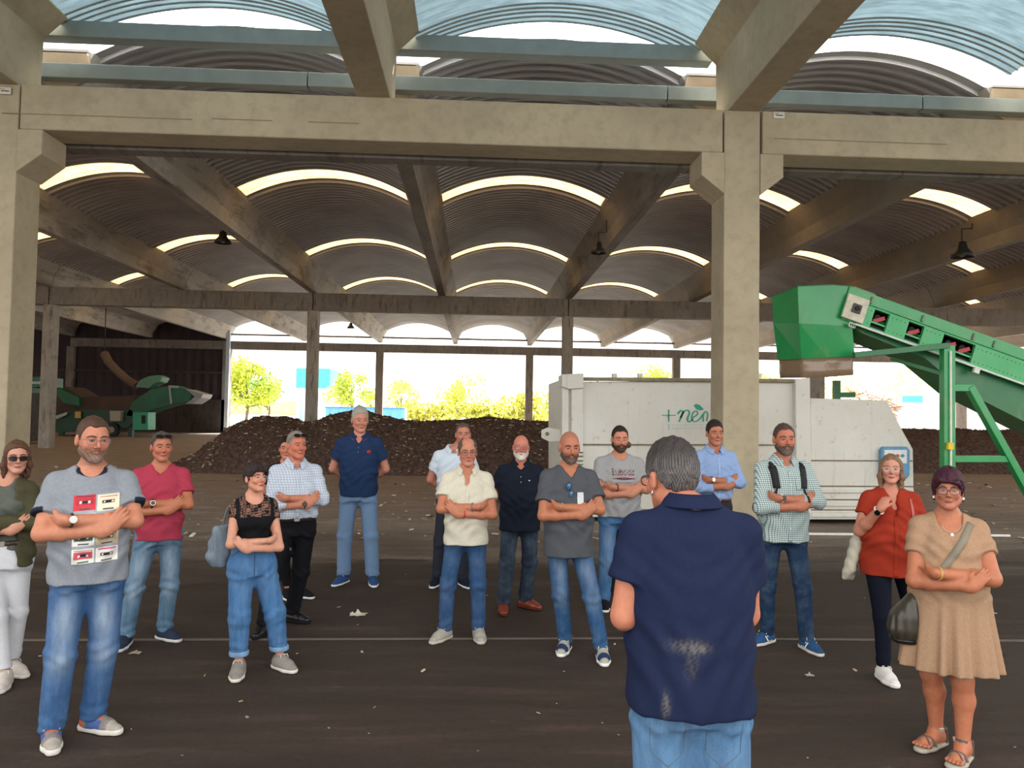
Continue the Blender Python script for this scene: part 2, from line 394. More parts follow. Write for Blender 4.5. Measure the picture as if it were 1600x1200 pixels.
for k in range(45):
    g=gr(RNG.rand()*1600,845+RNG.rand()*340); pts.append((g.x,g.y,0))
zz=floor_h(np.array([p[0] for p in pts]),np.array([p[1] for p in pts]))
pts=[(p[0],p[1],float(z)) for p,z in zip(pts,zz)]
pts=[p for p in pts if not (p[1]>20.8 and -10.5<p[0]<6.5) and not (p[1]>24.5) and not (11.1<p[1]<15.4 and 1.4<p[0]<8.2) and not (11.1<p[1]<12.1 and -7.5<p[0]<-6.6)]
far=[p for p in pts if p[1]>8.8]; near=[p for p in pts if p[1]<=8.8]
chips('floor_litter',far,CM,.015,.12,'scattered chips and scraps of rubbish over the rutted floor in front of the heap','litter',4,.12)
chips('floor_crumbs',near,CM[:3],.01,.035,'few tiny pale crumbs on the dark floor among the people','litter',5,.15)
# crumpled scraps that can be told apart
def scrap(x,y,s,lab,c='a9a598',seed=1):
    g=gr(x,y); r=np.random.RandomState(seed); m=MB()
    n=7; vs=[]; 
    for i in range(n):
        for j in range(n): vs.append((g.x+(i/(n-1)-.5)*s*1.6+r.randn()*s*.06,g.y+(j/(n-1)-.5)*s+r.randn()*s*.06,.006+abs(r.randn())*s*.22*(1-abs(i-3)/4)*(1-abs(j-3)/4)+(s*.35 if (i,j)==(3,3) else 0)))
    fs=[(i*n+j,(i+1)*n+j,(i+1)*n+j+1,i*n+j+1) for i in range(n-1) for j in range(n-1)]
    o=mesh('paper_scrap',vs,fs,plain('scrap_'+c,c,.8)); md=o.modifiers.new('s','SOLIDIFY'); md.thickness=.004; tag(o,lab,'scrap')
scrap(559,961,.085,'crumpled pale scrap on the dark floor below the tall man in a navy polo','c2bfae',2)
scrap(366,724+5,.22,'pale flat scrap on the dirt just behind the woman in black lace top','c6c0ae',3)
scrap(212,1021,.05,'small leaf like scrap beside the shoe of the man in red','8b8374',6)
scrap(1265,1056,.035,'pale stick of debris on the dark floor in front of the man with a backpack','9b968a',7)
scrap(1396,862+12,.03,'tiny pale speck on the floor beside the canvas tote','b8b3a4',8)
# ---- outside
def leaf_tree(x,y,z0,h,w,c,lab,seed,nl=2600,trunk=True,name='tree',group='trees outside the far opening',ls=.22):
    r=np.random.RandomState(seed); o=empty(name,(x,y,z0),label=lab,cat='tree' if name=='tree' else 'bush',group=group)
    nb=14; cs=[(r.randn()*w*.25,r.randn()*w*.2,h*(.45+.5*r.rand())) for _ in range(nb)]; rs=[w*(.16+.16*r.rand()) for _ in range(nb)]
    if not trunk: cs=[((r.rand()-.5)*w*.9,r.randn()*w*.1,h*(.2+.55*r.rand())) for _ in range(nb)]; rs=[h*(.22+.2*r.rand()) for _ in range(nb)]
    k=r.randint(0,nb,nl); C=np.array(cs)[k]; R=np.array(rs)[k][:,None]
    d=r.randn(nl,3); d/=np.linalg.norm(d,axis=1)[:,None]; P=C+d*R*(.55+.5*r.rand(nl,1))
    a=r.randn(nl,3); a/=np.linalg.norm(a,axis=1)[:,None]; b=np.cross(a,d); b/=np.linalg.norm(b,axis=1)[:,None]+1e-6; s=ls*(.5+.7*r.rand(nl,1))
    V=np.stack([P-a*s,P-b*s*.5,P+a*s,P+b*s*.5],1).reshape(-1,3); F=np.arange(nl*4).reshape(-1,4)
    m=plain('leaf_'+c,c,.6,0,.35,.8)
    mesh('crown',V,F,m,o)
    if trunk:
        t=MB().tube([(0,0,-.3),(.05*w,0,h*.3),(0,0,h*.7)],[w*.035,w*.028,w*.012],8)
        for q in range(5): t.tube([(0,0,h*(.3+.05*q)),Vector(cs[q])*.8],[w*.018,w*.006],6)
        t.build('trunk',plain('bark','6b5a48',.9),o,True)
    return o
def T(x,ytop,ybot,Y,wpx,c,lab,seed,**k):
    p=at(x,ybot,Y); q=at(x,ytop,Y); leaf_tree(p.x,Y,min(p.z,-.1),q.z-min(p.z,-.1),wpx*Y/FPX,c,lab,seed,**k)
T(383,568,655,80,75,'a9b52e','round yellow green tree at the left edge of the far opening',1,nl=3200)
T(418,584,655,84,55,'8fae4a','smaller light green tree beside the round tree at the far left',2)
T(548,585,640,95,60,'a6b53a','yellow green tree between the two nearest far posts',3)
T(625,600,650,90,55,'b9bd62','sparse pale tree just right of the far post behind the tall man',4,nl=1200)
T(712,590,658,100,60,'b8bf3f','slender pointed tree above the middle of the heap',5,nl=1500)
T(1030,574,600,110,70,'9fb33a','tree crown showing over the white container',6)
T(1195,580,612,105,60,'b3b86a','pale tree seen between the column and the green hopper',9)
for i,(x,yt,w,c) in enumerate(((665,628,90,'c2bf55'),(740,622,110,'b4b545'),(800,612,120,'bdb950'),(860,606,110,'aeb54c'),(600,632,80,'bfbf6a'),(1360,560,170,'cfcf95'),(940,600,120,'b9bb60'))):
    T(x,yt,662,88+i*2,w,c,'%s bush clump outside, %s'%(('olive','yellow green','broad gold green','pale green','small lime','hazy pale','tall olive')[i],('above the middle of the heap','behind the man in the white polo','behind the black polo man','beside the container end','right of the far post behind the tall man','beyond the conveyor','hidden partly by the container top')[i]),20+i,trunk=False,name='bush',group='scrub outside the far opening',nl=1800,ls=.3)
hz=MB(); r=np.random.RandomState(4)
vs=[];n=90
for i in range(n+1):
    x=-140+i*300/n; vs+=[(x,240,-1),(x,240,2.5+1.5*sin(i*.35)+1*sin(i*1.3)+r.rand()*1.2),(x,270,-1)]
fs=[]
for i in range(n): fs+=[(3*i,3*i+3,3*i+4,3*i+1),(3*i+1,3*i+4,3*i+5,3*i+2)]
mesh('hills',vs,fs,plain('hill_green','b3b58e',.9,0,.2,.05),smooth=True)['kind']='structure'
TEAL=plain('teal_cladding','3fa3a3',.6,0,.08,.4); PALE=plain('pale_render','cfd0cc',.8)
def bld(px0,px1,yt,ym,yb,Y,lab):
    a=at(px0,yt,Y);b=at(px1,yt,Y);zm=at(px0,ym,Y).z; o=empty('building',(a.x,Y,0),label=lab,cat='building')
    w=b.x-a.x
    MB().box(0,w,0,9,zm,a.z).build('upper_cladding',TEAL,o); MB().box(0,w,.3,9,-.3,zm).build('lower_wall',PALE,o)
    k=MB()
    for i in range(4): k.box(w*(.12+.22*i),w*(.2+.22*i),.2,.32,0,zm*.85)
    k.build('window_strips',plain('pale_blue_glass','8fb4c4',.3),o)
bld(463,516,575,606,655,110,'teal topped building seen behind the left mid column')
bld(519,546,584,594,650,120,'small low teal roofed building right of the taller teal one')
a=at(509,636,70);b=at(632,641,70)
o=empty('blue_container',(a.x,70,-.1),label='long light blue skip container outside behind the left heap top',cat='container')
MB().box(0,b.x-a.x,0,2.4,-.02,a.z+.1).build('body',plain('light_blue_paint','5f9fd0',.5),o)
k=MB()
for i in range(9): k.box(.25+i*(b.x-a.x)/9,.35+i*(b.x-a.x)/9,-.06,0,.25,a.z)
k.build('ribs',MATS['light_blue_paint'],o); MB().box(-.05,b.x-a.x+.05,-.08,.04,a.z,a.z+.14).build('rim',plain('blue_rim','3f78b0',.5),o)
MB().box(at(1335,640,62).x,60,63,63.4,-.2,at(1400,628,62).z).build('wall_outside',plain('outside_wall','c9d3d8',.8,0,.1,.5),kind='structure')
for (x0,x1,y0,y1) in ((1424,1442,618,628),(1498,1510,618,628)):
    a=at(x0,y0,90);b=at(x1,y1,90); MB().box(a.x,b.x,90,92,-.2,a.z).build('shed',TEAL,label='small teal shed beyond the outside wall, %s of the conveyor post'%('left' if x0<1450 else 'right'),cat='shed')
# rubble heap of brushwood outside
a=at(1335,603,60.5);b=at(1410,628,60.5); m=MB(); r=np.random.RandomState(9)
for i in range(90):
    u=r.rand(); p=Vector((a.x+(b.x-a.x)*u,61+r.rand()*.6,(a.z*(1-u)+b.z*u)*r.rand()**.4)); d=Vector((r.randn(),r.randn()*.4,r.randn()*.4))*.5; m.bar(p-d,p+d,.05,.05)
m.build('brushwood',plain('brush_brown','a8845e',.9),label='pile of brown brushwood against the outside wall above the container',cat='brushwood',kind='stuff')
# ---- lighting
w=bpy.data.worlds.new('world'); S.world=w; w.use_nodes=True
bg=w.node_tree.nodes['Background']; bg.inputs[0].default_value=(1.0,.975,.94,1); bg.inputs[1].default_value=2.1
sd=bpy.data.lights.new('sun','SUN'); sd.energy=20; sd.angle=radians(.6); sd.color=(1,.96,.9)
so=bpy.data.objects.new('sun',sd); COL.objects.link(so); so.rotation_euler=Vector((-.35,-.55,-1.0)).to_track_quat('-Z','Y').to_euler()
S.view_settings.view_transform='Standard'; S.view_settings.look='None'; S.view_settings.exposure=.32; S.view_settings.gamma=1; S.view_settings.use_curve_mapping=False
# ================================================================== MACHINES
def Wz(x,y,Y): p=at(x,y,Y); return (p.x,p.z)
def rust_white():
    t=NT('chalky_white_paint'); n=t.noise(t.geo(),.8,5,.6); b=t.noise(t.geo((1.5,1,1.5)),5,6,.75); st=t.noise(t.geo((5,1,.4)),1.3,5,.65)
    c=t.ramp(n,[(.3,srgb('cfcdc2')),(.7,srgb('e2e1da'))]); c=t.mix(t.ramp(b,[(.6,0.),(.70,.75)]),c,srgb('a39680')); c=t.mix(t.ramp(st,[(.6,0.),(.75,.35)]),c,srgb('8d7f6a'))
    sp=t.noise(t.geo(),9,3,.6); c=t.mix(t.ramp(sp,[(.75,0.),(.77,.8)]),c,srgb('4a4238'))
    t.col(c); t.set(Roughness=.6); t.bump(t.noise(t.geo(),2.2,3),.25,.02); return t.m
WP=rust_white(); MUD=plain('dried_mud_rim','8d8169',.9,0,.3,6); GROOVE=plain('rusty_groove','7b705f',.8,0,.3,9)
CY=12.95
ct=empty('compactor_container',(at(900,812,CY).x,CY,0),label='long white compactor container with a green plant logo, standing behind the concrete column',cat='container')
O=ct.location
def cpart(name,mb,mat,parent=ct,bevel=0,**k):
    mb.v=[(v[0]-O.x,v[1]-O.y,v[2]-O.z) for v in mb.v]; return mb.build(name,mat,parent,bevel=bevel,**k)
def poly(pts,Y0,Y1,mb=None):
    mb=mb or MB(); pts=[Wz(x,y,Y0) for x,y in pts]; return mb.prism(pts[::-1],Y0,Y1)
cpart('body',poly([(886,596),(1250,596),(1262,604),(1262,806),(886,806)],CY,CY+2.3),WP,bevel=.02)
cpart('end_section',poly([(1266,622),(1386,626),(1408,668),(1427,702),(1429,812),(1266,812)],CY-.02,CY+2.3),WP,bevel=.02)
b=MB(); poly([(1243,592),(1266,590),(1268,812),(1245,812)],CY-.12,CY+2.35,b); cpart('side_post',b,WP,bevel=.015)
b=MB(); poly([(893,590),(911,590),(911,812),(893,812)],CY-.10,CY+2.35,b); cpart('side_post',b,WP,bevel=.015)
b=MB(); poly([(878,592),(889,592),(889,812),(878,812)],CY-.06,CY+2.3,b); cpart('corner_post',b,WP,bevel=.015)
b=MB(); poly([(878,585),(912,583),(912,606),(890,608),(878,604)],CY-.16,CY+.4,b); cpart('corner_bracket',b,WP,bevel=.01)
b=MB(); poly([(846,672),(856,668),(880,672),(880,690),(858,690),(846,684)],CY+.25,CY+.3,b)
lg=cpart('lifting_lug',b,WP,bevel=.01); q=at(855,678,CY+.24); cpart('lug_hole',MB().cyl((q.x,CY+.235,q.z),(q.x,CY+.252,q.z),.035,n=14),GROOVE,lg)
b=MB(); 
for (x0,y0,x1,y1) in ((911,589,1243,592),): poly([(x0,y0),(x1,y1),(x1,y1+6),(x0,y0+6)],CY-.08,CY+.02,b)
cpart('top_rim',b,MUD,bevel=.02)
b=MB()
for (x0,x1,y) in ((911,1243,695),(911,1243,797),(1268,1426,720),(1268,1428,760),(1268,1428,781),(1268,1428,797)):
    poly([(x0,y-1.4),(x1,y-.6),(x1,y+1.2),(x0,y+.6)],CY-.035,CY,b)
cpart('groove',b,GROOVE)
b=MB()
for (x0,x1,y,h) in ((1268,1428,765,5),(1268,1428,786,5),(1268,1420,801,7),(911,1243,801,7)): poly([(x0,y),(x1,y),(x1,y+h),(x0,y+h)],CY-.07,CY,b)
cpart('lower_rail',b,WP,bevel=.008)
# small ladder slots near the left post
b=MB()
for y in (706,712,719,725): poly([(892,y),(911,y),(911,y+2),(892,y+2)],CY-.13,CY-.1,b)
cpart('step_slot',b,GROOVE)
b=MB(); 
for x in (1000,1185,1140,960): 
    q=at(x,590,CY); cpart('rim_hook',MB().box(q.x-.04,q.x+.04,CY-.05,CY+.05,q.z,q.z+.07),WP)
# control panel
cp=cpart('control_panel',poly([(1377,704),(1381,698),(1418,698),(1422,704),(1422,742),(1418,748),(1381,748),(1377,742)],CY-.12,CY-.02),plain('panel_blue','5b94b8',.4),bevel=.02)
cpart('panel_face',poly([(1382,703),(1417,703),(1417,724),(1382,724)],CY-.13,CY-.12),plain('panel_white','dcdfdc',.4),cp)
for x,c in ((1388,'c9b23a'),(1395,'3a5a3a'),(1402,'b0443a'),(1410,'4a86a8')):
    q=at(x,712,CY-.13); cpart('panel_button',MB().cyl((q.x,CY-.15,q.z),(q.x,CY-.125,q.z),.028,n=12),plain('button_'+c,c,.4),cp)
# logo
TG=plain('logo_teal','2f9c84',.5,0,.05); TP=plain('logo_pale_teal','8cbcb4',.5,0,.05)
def stroke(pts,w,mb,Y=CY-.008,sc=1):
    P=[at(x,y,Y) for x,y in pts]; n=len(P); L_=[];Rr=[]
    for i,p in enumerate(P):
        d=P[min(i+1,n-1)]-P[max(i-1,0)]; d.y=0; d.normalize(); k=Vector((-d.z,0,d.x)); ww=w*(.5+.35*abs(d.z)); L_.append(p+k*ww*.5); Rr.append(p-k*ww*.5)
    o=Vector((0,.006,0)); vs=L_+Rr+[q+o for q in L_]+[q+o for q in Rr]; fs=[]
    for i in range(n-1): fs+=[(i,i+1,n+i+1,n+i),(2*n+i,3*n+i,3*n+i+1,2*n+i+1),(i,2*n+i,2*n+i+1,i+1),(n+i,n+i+1,3*n+i+1,3*n+i)]
    fs+=[(0,n,3*n,2*n),(n-1,3*n-1,4*n-1,2*n-1)]
    mb.add(vs,fs)
lgm=MB(); stroke([(1034,649),(1056,649)],.028,lgm); stroke([(1045,640),(1045,659)],.028,lgm)
cpart('logo_plus',lgm,TG)
l2=MB()
def arcp(pts,n=6):
    out=[]
    for i in range(len(pts)-1):
        p0=pts[max(i-1,0)];p1=pts[i];p2=pts[i+1];p3=pts[min(i+2,len(pts)-1)]
        for k in range(n):
            t=k/n; out.append(tuple(.5*((2*p1[j])+(-p0[j]+p2[j])*t+(2*p0[j]-5*p1[j]+4*p2[j]-p3[j])*t*t+(-p0[j]+3*p1[j]-3*p2[j]+p3[j])*t**3) for j in (0,1)))
    return out+[pts[-1]]
stroke(arcp([(1059,647),(1063,642),(1067,643),(1065,650),(1061,659)]),.035,l2)
stroke(arcp([(1063,653),(1069,643),(1075,641),(1077,646),(1074,655),(1077,659),(1082,655)]),.035,l2)
stroke(arcp([(1082,653),(1090,647),(1088,642),(1083,645),(1081,653),(1085,659),(1093,655),(1098,648)]),.03,l2)
stroke(arcp([(1099,659),(1099,648),(1103,643),(1106,648),(1104,658)]),.03,l2)
cpart('logo_letters',l2,TG)
lf=MB(); pts=[(1084,633),(1088,631),(1094,633),(1100,640),(1094,641),(1088,639)]
poly(pts,CY-.012,CY-.004,lf); cpart('logo_leaf',lf,TG)
l3=MB(); r=np.random.RandomState(2)
for yy in (664,669):
    x=1050
    while x<1118:
        w_=1.5+r.rand()*4; stroke([(x,yy),(x+w_,yy)],.012,l3); x+=w_+1.6
stroke([(1045,662),(1045,672)],.012,l3)
cpart('logo_small_print',l3,TP)
# ---- hopper and conveyor
def green_mat(name,c1,c2,r=.4,dust=.25):
    t=NT(name); n=t.noise(t.geo(),1.6,5,.6); c=t.ramp(n,[(.3,srgb(c1)),(.7,srgb(c2))]); d=t.noise(t.geo((1,1,.5)),2.3,5,.7)
    c=t.mix(t.ramp(d,[(.52,0.),(.72,dust)]),c,srgb('a89a6c')); t.col(c); t.set(Roughness=r,Metallic=.0); t.b.inputs['Specular IOR Level'].default_value=.7; return t.m
GR=green_mat('machine_green','16934e','1fa35a',.28); GRL=green_mat('light_machine_green','3fae6a','52bb7c',.5,.15); GRD=green_mat('deep_machine_green','0f6a3a','157a45')
BLK=plain('rubber_black','1b1a1a',.7); RED=plain('roller_red','b8282a',.4); ALU=plain('dusty_aluminium','c8c4b0',.5,.2,.2,6); WHI=plain('white_strip','dfe2da',.5)
hp=empty('loading_hopper',(at(1280,520,13.6).x,13.6,0),label='green sheet metal hopper with brown plastic skirt above the white container',cat='hopper'); O=hp.location
def loft(rings,closed=True):
    m=MB(); n=len(rings[0]); vs=[p for r_ in rings for p in r_]; fs=[(i*n+k,i*n+(k+1)%n,(i+1)*n+(k+1)%n,(i+1)*n+k) for i in range(len(rings)-1) for k in range(n)]
    m.add(vs,fs); return m
def ring(spec): return [tuple(at(x,y,Y)) for x,y,Y in spec]
top=ring([(1208,464,13.8),(1247,448,12.95),(1300,446,12.95),(1334,449,12.95),(1366,460,14.5),(1300,460,14.9),(1226,462,14.8)])
mid=ring([(1210,505,13.8),(1249,505,12.97),(1300,508,12.95),(1330,510,12.97),(1362,500,14.5),(1298,505,14.9),(1226,505,14.8)])
bot=ring([(1217,562,13.7),(1253,560,13.1),(1292,559,13.05),(1334,556,13.05),(1330,548,14.3),(1295,550,14.6),(1235,553,14.5)])
o=cpart('funnel',loft([top,mid,bot]),GR,hp); md=o.modifiers.new('s','SOLIDIFY'); md.thickness=.02
sk=[]
for k,dz in enumerate((0,-.12,-.25,-.38)):
    rr=[]
    n=56
    for i in range(n):
        u=i/n*7; a=Vector(bot[int(u)%7]); b_=Vector(bot[(int(u)+1)%7]); p=a.lerp(b_,u-int(u)); c=Vector((O.x,13.75,p.z)); d=(p-c); w_=1-.02+ (.025*sin(i*1.7+k)+.02*sin(i*.6)) * (k/3) -.01*k
        q=c+d*w_; q.z=p.z+dz*.95+.02; rr.append(tuple(q))
    sk.append(rr)
t=NT('brown_pvc'); t.col(srgb('927a62')); t.set(Roughness=.22); t.b.inputs['Specular IOR Level'].default_value=.8; t.bump(t.noise(t.geo(),3,3),.6,.04)
o=cpart('skirt',loft(sk),t.m,hp); md=o.modifiers.new('s','SOLIDIFY'); md.thickness=.01
for p in o.data.polygons: p.use_smooth=True
b=MB(); b.tube([tuple(x) for x in top],.02,6,close=True); cpart('rim',b,GRD,hp)
b=MB(); b.bar(top[1],mid[1],.03,.02); b.bar(mid[1],bot[1],.03,.02); cpart('corner_seam',b,GRL,hp)
# conveyor
A=at(1330,449,12.95); B=at(1600,546,12.95); U=(B-A).normalized(); Vd=Vector((U.z,0,-U.x)); 
if Vd.z>0: Vd=-Vd
cv=empty('belt_conveyor',(at(1480,690,12.9).x,12.9,0),label='long green inclined belt conveyor on green legs, feeding the hopper from the right',cat='conveyor'); O=cv.location
LEN=4.6
def cq(u0,u1,v0,v1,y0,y1,mb):
    c=[A+U*u+Vd*v for u,v in ((u0,v0),(u1,v0),(u1,v1),(u0,v1))]
    return mb.prism([(p.x,p.z) for p in c],y0,y1)
b=MB(); cq(-.05,LEN,0,.2,12.90,12.98,b); cpart('top_band',b,GR,cv,bevel=.008)
b=MB(); cq(-.05,LEN,0,.2,13.95,14.03,b); cpart('top_band',b,GR,cv,bevel=.008)
wins=[(.52,.80),(1.17,1.46),(1.84,2.44)]
e=.0; pl=[]
for a_,b_ in wins+[(LEN,LEN)]:
    m=MB(); cq(e,a_,.2,.60,12.92,12.99,m); p=cpart('side_panel',m,GRL,cv,bevel=.006); pl.append(p)
    hd=MB()
    for k in range(int((a_-e)/.08)):
        for v_ in (.28,.52):
            c=A+U*(e+.06+.08*k)+Vd*v_
            hd.cyl((c.x,12.912,c.z),(c.x,12.921,c.z),.008,n=6)
    cpart('rivet',hd,plain('rivet_dark','2c4a38',.5),p)
    e=b_
for a_,b_ in wins:
    m=MB(); cq(a_,b_,.2,.23,12.92,12.99,m); cq(a_,b_,.56,.60,12.92,12.99,m); cq(a_,b_,.44,.47,12.95,12.98,m); cpart('window_rail',m,GRL,cv)
m=MB(); cq(0,LEN,.205,.56,13.9,13.98,m); cpart('far_side_panel',m,GRD,cv)
m=MB(); cq(-.0,LEN,.08,.11,13.0,13.9,m); cpart('belt',m,BLK,cv)
m=MB(); cq(-.0,LEN,.50,.55,13.0,13.9,m); cpart('return_belt',m,BLK,cv)
m=MB(); cq(.25,LEN,.595,.625,12.88,12.93,m); cpart('edge_strip',m,WHI,cv)
for a_,b_ in wins:
    for k in range(2 if b_-a_>.4 else 1):
        c=A+U*(a_+(b_-a_)*(.5 if b_-a_<.4 else .3+.45*k))+Vd*.33
        rr=MB().cyl((c.x,13.03,c.z),(c.x,13.9,c.z),.06,n=12); cpart('roller',rr,BLK,cv)
        rb=MB().bar(c+Vd*.1-U*.08+Vector((0,.05,0)),c-Vd*.02+U*.1+Vector((0,.05,0)),.05,.07); cpart('roller_bracket',rb,RED,cv)
m=MB(); cq(-.05,.35,.14,.58,12.84,12.90,m); mp=cpart('bearing_plate',m,ALU,cv,bevel=.01)
m=MB(); cq(.08,.24,.28,.44,12.81,12.84,m); cpart('bearing_block',m,plain('dark_bearing','4a4642',.5),mp,bevel=.01)
c=A+U*.16+Vd*.36; cpart('shaft',MB().cyl((c.x,12.79,c.z),(c.x,12.82,c.z),.045,n=14),BLK,mp)
m=MB(); cq(.12,.24,.62,.70,12.84,12.86,m); cpart('number_plate',m,WHI,cv)
m=MB(); 
for k in range(3): cq(.14+.035*k,.16+.035*k,.635,.685,12.835,12.84,m)
cpart('plate_marks',m,BLK,cv)
for u_ in (.38,1.35,2.32,2.72):
    m=MB(); cq(u_,u_+.035,.05,.17,12.87,12.90,m); cpart('bracket_lug',m,plain('lug_grey','7d8a72',.5),cv)
# belly
m=MB(); pts=[A+U*u+Vd*v for u,v in ((.2,.6),(LEN,.6),(LEN,1.3),(2.6,1.05),(1.7,.72),(.5,.68))]; m.prism([(p.x,p.z) for p in pts],13.05,13.85); cpart('belly_pan',m,GRD,cv)
m=MB(); q=at(1365,586,12.9); cq(2.5,2.6,.62,.72,12.84,12.9,m); cpart('cable_box',m,WHI,cv)
# legs
def bar(a,b_,w,h,mat,name,par=cv,**k): return cpart(name,MB().bar(a,b_,w,h,**k),mat,par,bevel=.006)
YL=12.6
pt=at(1480,540,YL); pb=Vector((at(1480,700,YL).x-.0,YL,0))
post=bar(pt,pb,.20,.14,GR,'leg',up=(0,1,0)); 
bar(Vector((pt.x,YL-.09,pt.z-.1)),Vector((pb.x,YL-.09,.15)),.035,.03,WHI,'conduit',post,up=(0,1,0))
q=at(1483,697,YL-.1); es=cpart('stop_box',MB().box(q.x-.05,q.x+.05,YL-.16,YL-.08,q.z-.06,q.z+.06),plain('safety_yellow','e2c51f',.4),post,bevel=.006)
cpart('foot_plate',MB().box(pb.x-.16,pb.x+.16,YL-.12,YL+.12,0,.02),GRD,post)
bar(at(1334,555,12.8),at(1482,540,12.55),.12,.10,GRD,'top_arm')
bar(at(1488,606,YL),at(1519,606,YL),.12,.12,GR,'knee_bar'); 
p1=at(1514,604,YL);p2=at(1602,762,YL); p3=p1+(p2-p1)*(p1.z/(p1.z-p2.z)); dl=bar(p1,p3,.12,.14,GR,'leg',up=(0,1,0))
bar(at(1486,717,YL),at(1577,717,YL),.10,.11,GR,'cross_brace')
bar(at(1392,560,13.3),at(1475,585,12.7),.07,.07,GRD,'under_brace')
bar(Vector((at(1307,597,14.6).x,14.6,0)),Vector((at(1307,597,14.6).x,14.6,2.55)),.12,.12,GRD,'leg'); bar(at(1303,617,14.6),at(1335,617,14.6),.1,.1,GRD,'low_bar')
for v_ in cv.children: pass
# ---- machine at far left
MY=46.
mc=empty('shredding_machine',(at(180,685,MY).x,MY,0),label='dark green wheeled shredding machine with raised discharge chute, parked by the back wall',cat='machine'); O=mc.location
DG=plain('dark_green','175c40',.5,0,.3,1); DG2=plain('deep_green','103f2c',.5,0,.3,1)  # dark green for chute, ramp and tray, deeper green for chassis
cpart('trough',poly([(84,606),(100,604),(128,620),(210,618),(212,642),(120,646),(84,640)],MY,MY+2.4),plain('rusty_trough','4a3a32',.8,0,.3,1),mc)
cpart('feed_ramp',poly([(84,612),(90,605),(124,622),(124,634),(100,630)],MY-.3,MY+.1),DG,mc)
cpart('chassis',poly([(82,650),(120,640),(205,640),(215,655),(200,668),(82,676)],MY-.1,MY+2.4),DG2,mc)
cpart('discharge_chute',poly([(196,650),(206,628),(236,608),(268,602),(292,610),(300,616),(296,628),(268,632),(240,640),(212,652)],MY-.1,MY+1.6),DG,mc,bevel=.03)
cpart('chute_lip',poly([(290,608),(304,612),(317,616),(314,622),(300,631),(290,631),(305,620)],MY-.2,MY+1.5),plain('pale_lip','9a9ea2',.5),mc)
cpart('chute_brace',poly([(263,602),(277,603),(278,606),(266,606),(269,630),(266,632)],MY-.2,MY-.1),plain('pale_frame','9aa8a4',.5),mc)
cpart('top_hood',poly([(211,605),(218,594),(232,588),(246,586),(253,590),(249,597),(240,600),(232,607)],MY,MY+1.2),plain('dusty_green','5a8a72',.6),mc,bevel=.03)
cb=cpart('control_cabinet',poly([(207,644),(231,644),(231,672),(207,672)],MY-.5,MY+.6),plain('cabinet_green','2c9a74',.5,0,.08,1),mc,bevel=.02)
cpart('cabinet_window',poly([(221,649),(227,649),(227,662),(221,662)],MY-.53,MY-.5),BLK,cb)
cpart('grey_box',poly([(171,642),(189,642),(188,658),(172,658)],MY-.5,MY-.1),plain('box_grey','a09a8c',.6),mc,bevel=.01)
cpart('yellow_sign',poly([(117,643),(126,643),(126,653),(117,653)],MY-.35,MY-.3),plain('sign_yellow','c9a23a',.5),mc)
cpart('side_arm',poly([(86,650),(104,644),(104,648),(88,655)],MY-.4,MY-.3),plain('pale_arm','9fb0a4',.5),mc)
for x in (178,152):
    q=at(x,674,MY); r_=.42; w1=cpart('wheel',MB().cyl((q.x,MY-.35,r_),(q.x,MY-.0,r_),r_,n=24),BLK,mc); cpart('rim',MB().cyl((q.x,MY-.37,r_),(q.x,MY-.34,r_),r_*.45,n=16),plain('rim_grey','8b8880',.5),w1)
for x in (95,203): q=at(x,674,MY); cpart('support_leg',MB().box(q.x-.12,q.x+.12,MY,MY+.3,0,1.2),DG2,mc)
dt=empty('extraction_duct',(at(213,603,MY+.5).x,MY+.5,0),label='brown flexible duct slanting down onto the green shredding machine',cat='duct'); O=dt.location
P=[at(163,553,MY+2),at(170,566,MY+1.6),at(184,581,MY+1.2),at(199,594,MY+.9),at(214,603,MY+.6)]
pp=[];
for i in range(len(P)-1):
    for k in range(8): pp.append(P[i].lerp(P[i+1],k/8))
pp.append(P[-1]); b=MB().tube(pp,[.24+.02*(i%2) for i in range(len(pp))],12); cpart('duct',b,plain('duct_brown','66544a',.7),dt)
hg=cpart('hanger',MB().tube([P[0],P[0]+Vector((0,0,3.0))],.03,6),BLK,dt)
m2=empty('feed_hopper',(at(45,640,36).x,36,0),label='pale green feed hopper half hidden behind the left columns',cat='machine'); O=m2.location
cpart('hopper_tray',poly([(26,589),(62,589),(62,604),(48,606),(46,614),(26,610)],36,38),DG,m2); cpart('hopper_tray_rim',poly([(26,596),(62,596),(62,600),(26,600)],35.9,36),plain('pale_rim','9db0a0',.5),m2)
cpart('stand',poly([(30,612),(50,612),(50,690),(30,690)],36.2,37.6),GRIM,m2)
